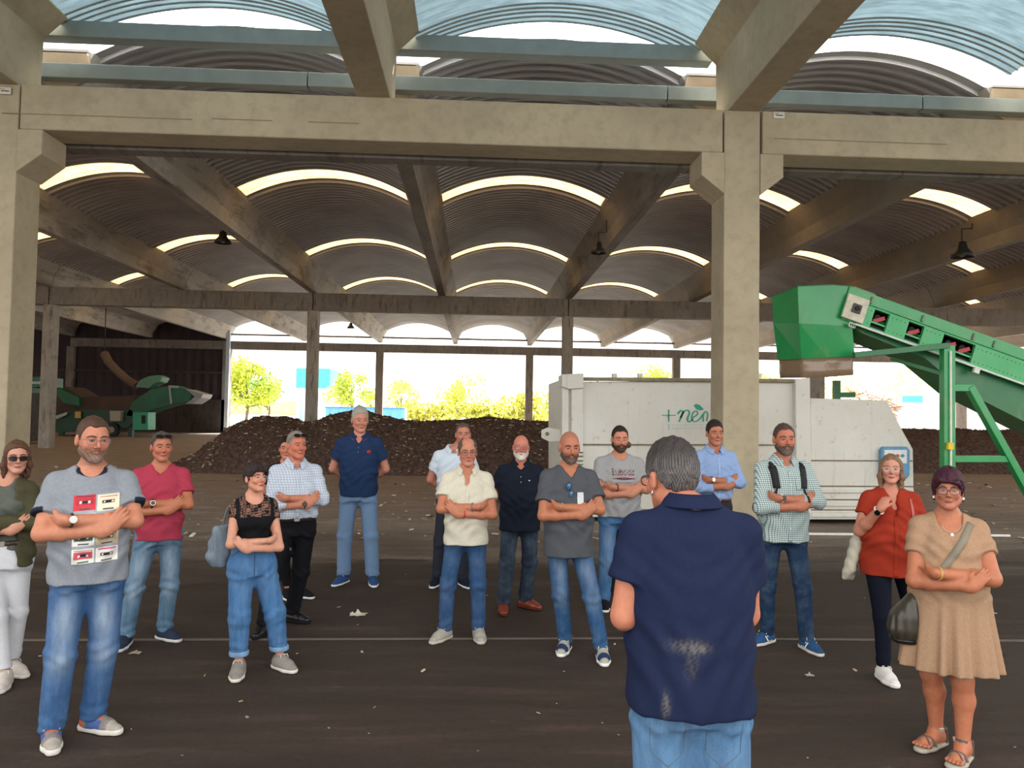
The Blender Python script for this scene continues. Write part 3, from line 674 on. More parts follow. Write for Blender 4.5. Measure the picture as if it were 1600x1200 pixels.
# ================================================================== IMPLICIT-SURFACE FIGURE MODELLING
def axis(lo,hi,h,fine):
    x=lo; out=[x]
    while x<hi:
        s=h
        for a,b,f in fine:
            if a-1e-9<=x<b: s=min(s,f)
        x+=s; out.append(x)
    return np.array(out,dtype=np.float32)
def smin(a,b,k):
    h=np.maximum(k-np.abs(a-b),0)/k; return np.minimum(a,b)-h*h*k*.25
def smax(a,b,k): return -smin(-a,-b,k)
CAPV=.12
class Vol:
    def __init__(s,lo,hi,h,fine=((),(),())):
        s.ax=[axis(lo[i],hi[i],h,fine[i]) for i in range(3)]; s.V=np.full([len(a) for a in s.ax],CAPV,dtype=np.float32)
    def reg(s,lo,hi):
        sl=[];pp=[]
        for i in range(3):
            a=s.ax[i]; i0=max(0,int(np.searchsorted(a,lo[i]))-1); i1=min(len(a),int(np.searchsorted(a,hi[i]))+1); sl.append(slice(i0,i1)); sh=[1,1,1]; sh[i]=-1; pp.append(a[i0:i1].reshape(sh))
        return tuple(sl),pp
    def put(s,sl,d,k=.02,op='u'):
        v=s.V[sl]
        if v.size==0: return
        d=np.broadcast_to(d,v.shape)
        if op=='u': s.V[sl]=smin(v,d,k)
        elif op=='s': s.V[sl]=smax(v,-d,k)
        else: s.V[sl]=smax(v,d,k)
    def cap(s,a,b,ra,rb=None,k=.02,op='u',flat=None,cut=None,pad=.05):
        a=np.array(a,float);b=np.array(b,float); rb=ra if rb is None else rb; R=max(ra,rb)+pad
        sl,(x,y,z)=s.reg(np.minimum(a,b)-R,np.maximum(a,b)+R); ab=b-a; L2=ab.dot(ab)+1e-12; L=sqrt(L2)
        px,py,pz=x-a[0],y-a[1],z-a[2]; t0=(px*ab[0]+py*ab[1]+pz*ab[2])/L2; t=np.clip(t0,0,1)
        qx,qy,qz=px-t*ab[0],py-t*ab[1],pz-t*ab[2]
        if flat is not None:
            n,f=flat; n=np.array(n,float);n/=np.linalg.norm(n); dn=qx*n[0]+qy*n[1]+qz*n[2]
            q2=qx*qx+qy*qy+qz*qz-dn*dn; d=(np.sqrt(np.maximum(q2,0)+(dn/f)**2)-(ra+(rb-ra)*t))*(f if f<1 else 1)
        else: d=np.sqrt(qx*qx+qy*qy+qz*qz)-(ra+(rb-ra)*t)
        if cut is not None: d=smax(d,(t0-cut)*L,.006)
        s.put(sl,d,k,op)
    def chain(s,pts,rs,**k):
        for i in range(len(pts)-1): s.cap(pts[i],pts[i+1],rs[i],rs[i+1],**k)
    def ell(s,c,r,k=.02,op='u',R=None,pad=.05):
        c=np.array(c,float); m=max(r)+pad; sl,(x,y,z)=s.reg(c-m,c+m); x,y,z=x-c[0],y-c[1],z-c[2]
        if R is not None: x,y,z=(R[0][0]*x+R[1][0]*y+R[2][0]*z, R[0][1]*x+R[1][1]*y+R[2][1]*z, R[0][2]*x+R[1][2]*y+R[2][2]*z)
        s.put(sl,dell(x,y,z,(0,0,0),r),k,op)
    def loft(s,rows,k=.02,op='u',n=2.3,zlo=None,zhi=None,pad=.06):
        rows=np.array(rows,float); z0,z1=rows[0,0],rows[-1,0]; rm=rows[:,3:5].max()+pad+np.abs(rows[:,1:3]).max()
        sl,(x,y,z)=s.reg((-rm,-rm,z0-pad),(rm,rm,z1+pad)); zz=np.clip(z,z0,z1)
        # smooth interpolation
        def ip(c):
            zs=np.linspace(z0,z1,80); v=np.interp(zs,rows[:,0],rows[:,c]); v=np.convolve(np.pad(v,4,mode='edge'),np.ones(9)/9,'valid'); return np.interp(zz,zs,v)
        cx,cy,rx,ry=ip(1),ip(2),ip(3),ip(4)
        q=(np.abs((x-cx)/rx)**n+np.abs((y-cy)/ry)**n)**(1/n); d=(q-1)*np.minimum(rx,ry)*1.0
        d=smax(d,np.abs(z-(z0+z1)/2)-(z1-z0)/2,.012); s.put(sl,d,k,op)
    def plane(s,p,n,k=.008):
        n=np.array(n,float);n/=np.linalg.norm(n); x,y,z=[s.ax[i].reshape([-1 if j==i else 1 for j in range(3)]) for i in range(3)]
        s.V=smax(s.V,(x-p[0])*n[0]+(y-p[1])*n[1]+(z-p[2])*n[2],k).astype(np.float32)
    def surf_y(s,x,z,sign=-1):
        X,Y,Z=s.ax; x=np.atleast_1d(x);z=np.atleast_1d(z)
        i=np.clip(np.searchsorted(X,x)-1,0,len(X)-2);k=np.clip(np.searchsorted(Z,z)-1,0,len(Z)-2)
        u=((x-X[i])/(X[i+1]-X[i]))[:,None];w=((z-Z[k])/(Z[k+1]-Z[k]))[:,None]; V=s.V
        P=(V[i,:,k]*(1-u)+V[i+1,:,k]*u)*(1-w)+(V[i,:,k+1]*(1-u)+V[i+1,:,k+1]*u)*w
        if sign>0: P=P[:,::-1]; Y=Y[::-1]
        inside=P<0; j=np.argmax(inside,axis=1); has=inside.any(axis=1); j=np.maximum(j,1); r=np.arange(len(x))
        a=P[r,j-1];b=P[r,j]; t=a/(a-b+1e-9); y=Y[j-1]+(Y[j]-Y[j-1])*t
        return np.where(has,y,np.nan)
    def fold(s,f):
        x,y,z=[s.ax[i].reshape([-1 if j==i else 1 for j in range(3)]) for i in range(3)]; s.V=(s.V+f(x,y,z)).astype(np.float32)
    def surface(s):
        V=s.V.copy(); V[0]=V[-1]=CAPV; V[:,0]=V[:,-1]=CAPV; V[:,:,0]=V[:,:,-1]=CAPV
        I=V<0; nx,ny,nz=V.shape; c=np.zeros((nx-1,ny-1,nz-1),dtype=np.int8)
        for i in (0,1):
            for j in (0,1):
                for k in (0,1): c+=I[i:nx-1+i,j:ny-1+j,k:nz-1+k]
        act=(c>0)&(c<8); idx=np.full(act.shape,-1,dtype=np.int64); A=np.argwhere(act); n=len(A); idx[act]=np.arange(n)
        ai,aj,ak=A.T; acc=np.zeros((n,3)); cnt=np.zeros(n); X,Y,Z=s.ax
        cor=[(i,j,k) for i in (0,1) for j in (0,1) for k in (0,1)]
        val={q:V[ai+q[0],aj+q[1],ak+q[2]] for q in cor}
        pos={q:np.stack([X[ai+q[0]],Y[aj+q[1]],Z[ak+q[2]]],1) for q in cor}
        for p in cor:
            for ax_ in range(3):
                if p[ax_]==0:
                    q=list(p);q[ax_]=1;q=tuple(q); a,b=val[p],val[q]; m=(a<0)!=(b<0); t=np.where(m,a/(a-b+1e-12),0)[:,None]
                    acc+=np.where(m[:,None],pos[p]+(pos[q]-pos[p])*t,0); cnt+=m
        Vt=acc/np.maximum(cnt,1)[:,None]; F=[]
        def quads(m,o1,o2,flipdir):
            e=np.argwhere(m); return e
        # x edges
        for ax_ in range(3):
            sl0=[slice(None)]*3;sl1=[slice(None)]*3; sl0[ax_]=slice(0,-1); sl1[ax_]=slice(1,None)
            a=I[tuple(sl0)];b=I[tuple(sl1)]; E=np.argwhere(a!=b)
            o=[q for q in range(3) if q!=ax_]; E=E[(E[:,o[0]]>0)&(E[:,o[1]]>0)&(E[:,o[0]]<V.shape[o[0]]-1)&(E[:,o[1]]<V.shape[o[1]]-1)]
            fl=a[tuple(E.T)]; q=[]
            for d0,d1 in ((1,1),(0,1),(0,0),(1,0)):
                e=E.copy(); e[:,o[0]]-=d0; e[:,o[1]]-=d1; q.append(idx[tuple(e.T)])
            q=np.stack(q,1); flip=fl if ax_!=1 else ~fl
            q[~flip]=q[~flip][:,::-1]; F.append(q)
        F=np.concatenate(F); F=F[(F>=0).all(axis=1)]
        return Vt,F
    def build(s,name,mat,parent,col=None,relax=1,**k):
        v,f=s.surface()
        if len(v)==0: return None
        for _ in range(relax):
            acc=np.zeros_like(v);cn=np.zeros(len(v))
            for a,b in ((0,1),(1,2),(2,3),(3,0)):
                np.add.at(acc,f[:,a],v[f[:,b]]);np.add.at(cn,f[:,a],1);np.add.at(acc,f[:,b],v[f[:,a]]);np.add.at(cn,f[:,b],1)
            v=v*.5+.5*acc/np.maximum(cn,1)[:,None]
        o=mesh(name,v,f,mat,parent,True,cols=None if col is None else col(v)); return tag(o,**k)
def dell(x,y,z,c,r):
    x,y,z=x-c[0],y-c[1],z-c[2]; k0=np.sqrt((x/r[0])**2+(y/r[1])**2+(z/r[2])**2); k1=np.sqrt((x/r[0]**2)**2+(y/r[1]**2)**2+(z/r[2]**2)**2); return k0*(k0-1)/(k1+1e-9)
def dcap(x,y,z,a,b,ra,rb):
    a=np.array(a,float);b=np.array(b,float);ab=b-a;px,py,pz=x-a[0],y-a[1],z-a[2]; t=np.clip((px*ab[0]+py*ab[1]+pz*ab[2])/(ab.dot(ab)+1e-12),0,1)
    return np.sqrt((px-t*ab[0])**2+(py-t*ab[1])**2+(pz-t*ab[2])**2)-(ra+(rb-ra)*t)
# ---------------------------------------------------------------- head in its own frame: face at -y, z up, eye line z=0
def face_low(ax,y,z,f,off=0):
    jw=f.get('jaw',1.); fat=f.get('fat',0)
    d=dell(ax,y,z,(0,-.018,-.035),((.060+fat*.6)*jw+off,.068+off,.082+off))
    d=smin(d,dcap(ax,y,z,(.047*jw+fat,.0,-.058),(.016*jw,-.062,-.1),.021+off+fat,.019+off),.022)
    return smin(d,dell(ax,y,z,(0,-.072,-.1),(.019+off,.017+off,.018+off)),.015)
def head_sdf(x,y,z,f):
    ax=np.abs(x); fem=f.get('fem',0)
    d=dell(ax,y,z,(0,.014,.03),(.075,.096,.092))
    d=smin(d,face_low(ax,y,z,f),.03)
    d=smin(d,dell(ax,y,z,(.038,-.062,-.028),(.022,.02,.02)),.018)
    d=smin(d,dcap(ax,y,z,(.010,-.083,.026),(.046,-.066,.023),.009-.003*fem,.008),.012)
    d=smax(d,-dell(ax,y,z,(.031,-.099,.001),(.019,.017,.0125)),.010)
    nl=f.get('nose',1.)
    d=smin(d,dcap(ax,y,z,(0,-.083,.012),(0,-.083-.026*nl,-.028),.0065,.0105),.010)
    d=smin(d,dell(ax,y,z,(.0115,-.094,-.034),(.0085,.009,.007)),.005)
    d=smin(d,dcap(ax,y,z,(0,-.089,-.0595),(.019,-.081,-.062),.0055,.003),.006)
    d=smin(d,dcap(ax,y,z,(0,-.088,-.0695),(.016,-.081,-.068),.006,.003),.006)
    d=smax(d,-dcap(ax,y,z,(0,-.097,-.0642),(.022,-.087,-.0645),.0022,.0015),.003)
    ea=dell(ax,y,z,(.078,.012,-.008),(.0105,.019,.032)); ea=smax(ea,-dell(ax,y,z,(.0895,.008,-.004),(.007,.010,.018)),.004)
    return smin(d,ea,.006)
def hair_sdf(x,y,z,h):
    ax=np.abs(x); t=h.get('t',.008); up=h.get('up',0); 
    d=dell(ax,y,z,(0,.015,.031+up*.5),(.0752+t*.75,.0965+t,.0925+t*1.15+up))
    fr=h.get('front',.066); rec=h.get('rec',.0)
    hl=np.interp(y,[-.13,-.095,-.075,-.052,-.038,-.022,-.008,.004,.03,.05,.075,.12],[fr+.024,fr+.018,fr+.012,.058,.034,.0,-.016-h.get('burn',0),.020,.020,-.03,h.get('nape',-.055),h.get('nape',-.055)])
    if rec: hl=hl+rec*np.exp(-((ax-.045)/.022)**2)*(y<-.02)
    d=smax(d,hl-z,.012 if t<.014 else .016)
    if h.get('bald'): # bare crown, hair left on the sides
        d=smax(d,-dell(ax,y,z,(0,-.03,.10),(.058,.12,.075)),.008)
    if h.get('fringe'):
        a=dcap(x,y,z,(-.05,-.085,.066),(.045,-.092,.052),.014,.012); b=dcap(x,y,z,(.045,-.09,.055),(.07,-.05,.02),.012,.011); c=dcap(x,y,z,(-.05,-.085,.066),(-.072,-.05,.02),.013,.011)
        d=smin(smin(smin(d,a,.015),b,.015),c,.015)
    if h.get('long'):
        zb=h['long']
        for s_ in (-1,1):
            d=smin(d,dcap(x,y,z,(s_*.068,-.02,.05),(s_*.082,.0,-.06),.018,.022),.02); d=smin(d,dcap(x,y,z,(s_*.082,.0,-.06),(s_*.074,.01,zb),.022,.016),.02)
        d=smin(d,dell(x,y,z,(0,.055,-.02+zb*.3),(.078,.05,.09-zb*.35)),.03)
    if h.get('bob'):
        for s_ in (-1,1): d=smin(d,dcap(x,y,z,(s_*.07,-.01,.05),(s_*.074,.03,-.055),.018,.016),.02)
        d=smin(d,dell(x,y,z,(0,.06,-.02),(.07,.05,.075)),.03)
    d=d+h.get('tuft',.0022)*(np.sin(x*95+40*z)*np.sin(y*80-50*z+1)+.6*np.sin(x*150-y*130+z*60))
    a=np.arctan2(x,-(y-.02)); am=min(.0022,h.get('amp',.0018))
    return d+am*(.5*np.sin(a*46+z*60+2*np.sin(z*90))+.6*np.sin(a*97-z*140+y*70)+.6*np.sin(x*700+3*np.sin(z*400))*np.sin(y*650+z*300))
def beard_sdf(x,y,z,f,b):
    ax=np.abs(x); t=b.get('t',.005); d=face_low(ax,y,z,f,t)
    d=smin(d,dcap(ax,y,z,(0,-.091,-.050),(.020,-.082,-.056),.0055+t*.4,.004),.008)
    if b.get('kind')=='goatee': d=smax(d,ax-.028,.006); top=np.interp(y,[-.1,-.06],[-.045,-.05])
    else: top=np.interp(y,[-.1,-.085,-.06,-.04,-.02,0,.03],[-.045,-.046,-.055,-.05,-.025,.0,-.04])
    d=smax(d,z-top,.006)
    d=smax(d,-dcap(ax,y,z,(0,-.10,-.0655),(.017,-.092,-.0655),.0085,.006),.004)
    d=smax(d,y-.012,.006)
    return d+.0012*(np.sin(x*420+z*160)+np.sin(z*380+y*300))
class Head:
    def __init__(s,loc,R,sc): s.loc=np.array(loc);s.R=R;s.sc=sc
    def w(s,p): return tuple(s.loc+s.R@(np.array(p)*s.sc))
    def lc(s,x,y,z):
        x,y,z=x-s.loc[0],y-s.loc[1],z-s.loc[2]; R=s.R
        return tuple((R[0][i]*x+R[1][i]*y+R[2][i]*z)/s.sc for i in range(3))
    def inv(s,P): return ((P-s.loc)@s.R)/s.sc
def rotm(yaw_,nod,tilt):
    cy,sy=cos(yaw_),sin(yaw_);cx,sx=cos(nod),sin(nod);cz,sz=cos(tilt),sin(tilt)
    Z=np.array([[cy,-sy,0],[sy,cy,0],[0,0,1]]);X=np.array([[1,0,0],[0,cx,-sx],[0,sx,cx]]);Y=np.array([[cz,0,sz],[0,1,0],[-sz,0,cz]])
    return Z@X@Y
def nrm(v): v=np.array(v,float); return v/np.linalg.norm(v)
def hand(vol,w,d,n,s=1.,curl=(.25,.5,.4),tside=1,kk=.005):
    """palm, four fingers of unequal length and a thumb; d: finger direction, n: the way the palm faces"""
    w=np.array(w,float); d=nrm(d); n=nrm(np.array(n)-d*np.dot(n,d)); sd=np.cross(d,n)*tside
    c=w+d*.048*s; R=np.stack([d,sd,n],1)
    vol.ell(c,(.056*s,.041*s,.0155*s),k=.02,R=R)
    vol.cap(w-d*.02*s,w+d*.03*s,.026*s,.03*s,k=.02,flat=(n,.68))
    for i,(l,o) in enumerate(((.066,-.030),(.078,-.010),(.075,.010),(.060,.029))):
        i_=3-i; p=w+d*(.086-.006*abs(i-1.3))*s+sd*o*-1*s; a=0; r0=.0092*s; dd=d+sd*(-o)*1.2; dd=nrm(dd)
        for j,(fr,rr) in enumerate(((.46,.0088),(.30,.0080),(.24,.0070))):
            a+=curl[j]+.04*i; q=p+(dd*cos(a)+n*sin(a))*l*fr*s; vol.cap(p,q,r0,rr*s,k=kk,pad=.02); p=q; r0=rr*s
    b=w+d*.022*s+sd*.024*s; q=b+(d*.62+sd*.62+n*.25)*.040*s; vol.cap(b,q,.0145*s,.0115*s,k=.012,pad=.03); q2=q+(d*.9+sd*.18+n*.3)*.030*s; vol.cap(q,q2,.0112*s,.0085*s,k=kk,pad=.02)
# ================================================================== PEOPLE
SKIN=vcmat('skin',.5,.06,140,sss=.06,spec=.35); HAIRM=vcmat('hair',.62,.5,160,spec=.25); CLOTH=vcmat('cloth',.85,.35,260,spec=.15); SHINY=vcmat('shiny',.3,.0,60,spec=.5); EYEM=vcmat('eye_mat',.2,0,60)
def denim_mat():
    t=NT('denim'); a=t.N('VertexColor'); a.layer_name='Col'; n=t.noise(t.coord(),9,5,.65); n2=t.noise(t.coord('Object',(1,1,.25)),26,3,.6); w_=t.noise(t.coord(),300,2)
    c=t.mix(t.ramp(n,[(.40,0.),(.78,.20)]),a.outputs[0],srgb('8fa3b6')); c=t.mix(t.ramp(n2,[(.35,.30),(.6,0.)]),c,srgb('1c2c48')); c=t.mix(.25,c,t.ramp(w_,[(.3,.2),(.7,.8)]),'OVERLAY')
    t.col(c); t.set(Roughness=.9); t.b.inputs['Specular IOR Level'].default_value=.15; t.bump(t.noise(t.coord('Object',(1,1,.5)),30,5,.6),.5,.006); return t.m
DENIM=denim_mat()
def check_mat(name,base,l1,l2,p=.022,w1=.28,w2=.28):
    t=NT(name); g=t.N('TexCoord'); sp=t.N('SeparateXYZ'); t.L(g.outputs['Object'],sp.inputs[0]); c=srgb(base)
    hx=t.math('ADD',sp.outputs[0],t.math('MULTIPLY',sp.outputs[1],.3))
    f1=t.math('LESS_THAN',t.math('FRACT',t.math('DIVIDE',t.math('ADD',hx,5.),p)),w1); f2=t.math('LESS_THAN',t.math('FRACT',t.math('DIVIDE',t.math('ADD',sp.outputs[2],5.),p)),w2)
    c=t.mix(t.math('MULTIPLY',f1,.75),c,srgb(l1)); c=t.mix(t.math('MULTIPLY',f2,.75),c,srgb(l2)); t.col(c); t.set(Roughness=.85); t.b.inputs['Specular IOR Level'].default_value=.15; t.bump(t.noise(t.coord(),14,5,.6),.5,.01); return t.m
def uni(c): c=np.array(srgb(c) if isinstance(c,str) else c); return lambda v: np.tile(c,(len(v),1))
def patch(vol,parent,name,x0,x1,z0,z1,nx,nz,colf,off=.003,mat=None,shear=0,sign=-1,uvmap=None,**k):
    us=np.linspace(0,1,nx);ws=np.linspace(0,1,nz);U,W_=np.meshgrid(us,ws,indexing='ij')
    if uvmap: X,Z=uvmap(U,W_)
    else: X=x0+(x1-x0)*U; Z=z0+(z1-z0)*W_+shear*(U-.5)
    Y=vol.surf_y(X.ravel(),Z.ravel(),sign).reshape(X.shape)
    bad=np.isnan(Y)
    if bad.all(): return None
    Y=np.where(bad,np.nanmean(Y),Y)
    Y=Y+sign*off
    c=colf(U.ravel(),W_.ravel()); i=np.arange(nx*nz).reshape(nx,nz); keep=~bad
    f=np.stack([i[:-1,:-1].ravel(),i[1:,:-1].ravel(),i[1:,1:].ravel(),i[:-1,1:].ravel()],1); kb=keep.ravel()[f].all(axis=1)
    al=getattr(colf,'alpha',None)
    if al is not None: A=al(U.ravel(),W_.ravel()); kb&=(A[f].mean(axis=1)>.5)
    f=f[kb]
    if len(f)==0: return None
    used=np.unique(f); mp=np.full(nx*nz,-1); mp[used]=np.arange(len(used)); P=np.stack([X.ravel(),Y.ravel(),Z.ravel()],1)[used]
    o=mesh(name,P,mp[f],mat or CLOTH,parent,True,cols=c[used]); md=o.modifiers.new('s','SOLIDIFY'); md.thickness=.002; md.offset=0; return tag(o,**k)
def cmap(colors): # nearest-constant painter from rectangle list (u0,u1,v0,v1,hex)
    def f(U,V):
        c=np.tile(np.array(srgb(colors[0])),(len(U),1))
        for (a,b,c0,d,h) in colors[1:]:
            m=(U>=a)&(U<=b)&(V>=c0)&(V<=d); c[m]=srgb(h)
        return c
    return f
MB_=MB
def glasses(hd,parent,rim='2a2a2c',kind='clear',lens='1a1a1a',rise=0.,w=.026,h=.018,thick=.0016,off=np.zeros(3),half=False):
    F=[]; b=MB_()
    def q(p):
        p=np.array(p,float)
        if rise: # pushed up onto the hair, tilted back
            y,z=p[1]+.1,p[2]; a=radians(-42); p=np.array([p[0],-.075+y*cos(a)-z*sin(a)-.0+.0,rise+z*cos(a)+y*sin(a)])
        return Vector(hd.w(p))-Vector(off)
    for s_ in (-1,1):
        lp=[]
        for k in range(18):
            a=2*pi*k/18; ca,sa=cos(a),sin(a); e=.75; lp.append((s_*.033+w*math.copysign(abs(ca)**e,ca),-.100+.10*(abs(s_*.033+w*ca))**1.6,-.003+h*math.copysign(abs(sa)**e,sa)))
        P=[q(p) for p in lp]
        if not half: b.tube(P,thick,6,close=True)
        else: b.tube(P[:10],thick,6)
        c=q((s_*.033,-.0995,-.003)); l=MB_(); l.add([tuple(c)]+[tuple(x) for x in P],[(0,i+1,(i+1)%18+1) for i in range(18)]); F.append(l)
        b.tube([q((s_*(.033+w),-.094,.005)),q((s_*.074,-.07,.006)),q((s_*.080,.0,.006)),q((s_*.080,.025,-.008))],thick,6)
    b.tube([q((-.008,-.1,.002)),q((0,-.103,.004)),q((.008,-.1,.002))],thick,6)
    fr=b.build('frame',plain('rim_'+rim,rim,.3),parent,True)
    for l in F:
        if kind=='clear':
            if 'clear_lens' not in MATS:
                t=NT('clear_lens'); tr=t.N('BsdfTransparent'); gl=t.N('BsdfGlossy'); gl.inputs['Roughness'].default_value=.03; mx=t.N('MixShader'); mx.inputs[0].default_value=.018; t.L(tr.outputs[0],mx.inputs[1]); t.L(gl.outputs[0],mx.inputs[2]); t.L(mx.outputs[0],t.n['Material Output'].inputs[0]); MATS['clear_lens']=t.m
            m=MATS['clear_lens']
        else: m=plain('lens_'+lens,lens,.12,spec=.8)
        o=l.build('lens',m,fr); md=o.modifiers.new('s','SOLIDIFY'); md.thickness=.0015
    return fr
PEOPLE={}
def person(p):
    H=p['H']; s=H/1.75; w=p.get('w',1.); fem=p.get('fem',0); bl=p.get('belly',0.); near=p['Y']<6.6; dist=p['Y']
    rz=radians(p.get('rz',0)); X0,Y0=p['X'],p['Y']
    root=empty('person',(X0,Y0,0),rz,label=p['label'],cat='person')
    def toloc(g):
        dx,dy=g[0]-X0,g[1]-Y0; return (dx*cos(rz)+dy*sin(rz),-dx*sin(rz)+dy*cos(rz))
    # ---- joints
    wx=w
    rows=[(.80,0,.01,.145,.10),(.90,0,.014,.160,.116),(1.0,0,.006-bl*.2,.155+bl*.3,.115+bl*.6),(1.12,0,-bl*.5,.150+bl*.5,.110+bl),(1.25,0,-.004-bl*.3,.162+bl*.3,.116+bl*.5),(1.33,0,.0,.166,.118),(1.385,0,.006,.150,.106),(1.425,0,.012,.112,.088),(1.455,0,.018,.075,.070),(1.49,0,.022,.055,.055)]
    if fem: rows=[(.80,0,.01,.160,.11),(.90,0,.016,.178,.122),(1.0,0,.008-bl*.2,.160+bl*.3,.108+bl*.6),(1.10,0,.0-bl*.5,.136+bl*.6,.095+bl),(1.25,0,-.002-bl*.2,.146+bl*.3,.105+bl*.4),(1.33,0,.0,.146,.108),(1.385,0,.006,.132,.098),(1.425,0,.012,.098,.082),(1.455,0,.018,.065,.064),(1.49,0,.022,.048,.05)]
    R_=[(z*s,cx,cy,rx*wx*s,ry*s*(.6+.4*wx)) for z,cx,cy,rx,ry in rows]
    shx=(.168 if not fem else .145)*wx*s
    SH={k:np.array((k*shx,.008,1.385*s)) for k in (-1,1)}
    hn=p.get('headfwd',.0)
    Rh=rotm(radians(p.get('yaw',0)),radians(p.get('nod',0)),radians(p.get('tilt',0)))
    hs=s*p.get('hs',1.0)*(1.0 if not fem else .97)
    hz=H-.122*hs-p.get('hair',{}).get('up',0)*.8-.006-p.get('hdrop',0)
    hd=Head((p.get('hx',0),-.012-hn,hz),Rh,hs)
    f=dict(fem=fem,jaw=p.get('jaw',1 if not fem else .92),fat=p.get('fat',0),nose=p.get('nose',1.))
    pose=p.get('pose','cross'); mir=-1 if p.get('mir') else 1
    A={}
    aw=shx+.0
    bf=bl*1.25+ (.015 if fem else 0)+p.get('fwd',0)
    if pose=='cross':
        dz=p.get('dz',0.)
        ex=shx+.050*s
        A[mir]=[SH[mir],np.array((mir*ex,-(.115+bf*.4)*s,(1.150+dz)*s)),np.array((-mir*.112*s,-(.178+bf)*s,(1.178+dz)*s))]
        A[-mir]=[SH[-mir],np.array((-mir*ex,-(.125+bf*.4)*s,(1.105+dz)*s)),np.array((mir*.080*s,-(.172+bf)*s,(1.115+dz)*s))]
        hands={mir:dict(d=(-mir*.50,.86,-.12),n=(0,1,.2),curl=(.1,.1,.1)),-mir:dict(d=(mir*.70,.10,.72),n=(-.1*mir,1,-.1),curl=(.10,.30,.35))}
    elif pose=='back':
        for k in (-1,1): A[k]=[SH[k],np.array((k*(shx+.085*s),.055,1.13*s)),np.array((k*.06,.19,.99*s))]
        hands={k:dict(d=(-k*.7,.2,-.5),n=(0,-1,0)) for k in (-1,1)}
    elif pose=='front':
        for k in (-1,1): A[k]=[SH[k],np.array((k*(shx+.045*s),.03,1.125*s)),np.array((k*.10,-.30,1.13*s))]
        hands={k:dict(d=(-k*.4,-.8,.3),n=(0,0,-1),curl=(.4,.5,.4)) for k in (-1,1)}
    elif pose=='strap':
        A[-1]=[SH[-1],np.array((-(shx+.075),-.06,1.13*s)),np.array((-.115,-.165-bf,1.34*s))]; A[1]=[SH[1],np.array((shx+.07,.0,1.12*s)),np.array((shx+.04,-.2,1.0*s))]
        hands={-1:dict(d=(.45,.25,.85),n=(.5,.7,-.2),curl=(.5,.9,.6)),1:dict(d=(-.2,-.8,-.5),n=(-1,0,0))}
    for k,v in p.get('arms',{}).items(): A[k]=[SH[k]]+[np.array(q)*s for q in v]
    # ---- feet
    feet={}
    ft=[]
    for (px_,py_,ang) in p['feet']:
        g=gr(px_,py_); l=toloc(g); a=radians(ang)-rz; ft.append((l[0],l[1],a))
    ft.sort()
    for k,(x,y,a) in zip((-1,1),ft):
        dv=np.array((sin(a),-cos(a))); c=np.array((x,y)); feet[k]=(c-dv*.055*s,dv,a)   # ankle point
    hipz=.885*s; LEG={}
    for k in (-1,1):
        an=np.array((feet[k][0][0],feet[k][0][1],.085)); hp=np.array((k*.088*wx*s,.012,hipz)); kn=hp*.47+an*.53+np.array((feet[k][1][0]*.03,feet[k][1][1]*.03,.0)); kn[2]=.475*s; LEG[k]=(hp,kn,an)
    ys=[LEG[k][2][1] for k in (-1,1)]; xs_=[LEG[k][2][0] for k in (-1,1)]
    # ---- body
    hh=.0044 if near else .0058
    hw=.115*hs
    hfine=(.0054 if near else .0072)
    hx_=hd.loc[0]
    bare=p.get('bare',False)
    lo=(min(-.36*max(1,wx),min(xs_)-.12),min(-.36-bf,min(ys)-.2),0.0); hi=(max(.36*max(1,wx),max(xs_)+.12),max(.26,max(ys)+.13),H+.02)
    fx=[(hx_-.12,hx_+.12,hh)]; fy=[(-.14-hn,.12,hh)]; fz=[(hz-.14*hs,H+.02,hh)]
    if pose in('cross','strap'):
        fx.append((-.33,.33,hfine)); fy.append((-.34-bf,-.0,hfine)); fz.append((1.05*s,1.34*s if pose=='cross' else 1.48*s,hfine))
    if bare: fz.append((0,.12,.008)); fy.append((min(ys)-.22,max(ys)+.1,.012))
    v=Vol(lo,hi,.017 if not bare else .014,(fx,fy,fz))
    v.loft([(z if i else .86*s,cx,cy,rx*.95,ry*.96) for i,(z,cx,cy,rx,ry) in enumerate(R_)],k=.03)
    ar=p.get('arm',1.)*(1 if not fem else .88)*s
    for k in (-1,1):
        S0,E0,W0=A[k]
        v.cap((k*.03*s,.026,1.455*s),(k*(shx-.01),.012,1.392*s),.036*s,.044*s,k=.04)
        v.cap(S0,E0,.051*ar,.041*ar,k=.03); m_=E0*.7+W0*.3
        v.cap(E0,m_,.040*ar,.041*ar,k=.02); v.cap(m_,W0,.041*ar,.0265*ar,k=.02)
        hnd=hands[k]; hand(v,W0,hnd['d'],hnd['n'],s=s*(1 if not fem else .9),curl=hnd.get('curl',(.3,.5,.4)),tside=(k if pose!='cross' else -k*1))
        hp,kn,an=LEG[k]; lr=p.get('leg',1.)*s*(1. if bare else .82)
        v.cap(hp,kn,.080*lr,.052*lr,k=.04); mc_=kn*.68+an*.32+np.array((-feet[k][1][0]*.02,-feet[k][1][1]*.02,0)); v.cap(kn,mc_,.052*lr,.054*lr,k=.03); v.cap(mc_,an,.052*lr,.034*lr,k=.03)
        dv=np.array((feet[k][1][0],feet[k][1][1],0)); hl=an-dv*.035*s; hl[2]=.035
        ba=an+dv*.12*s; ba[2]=.026
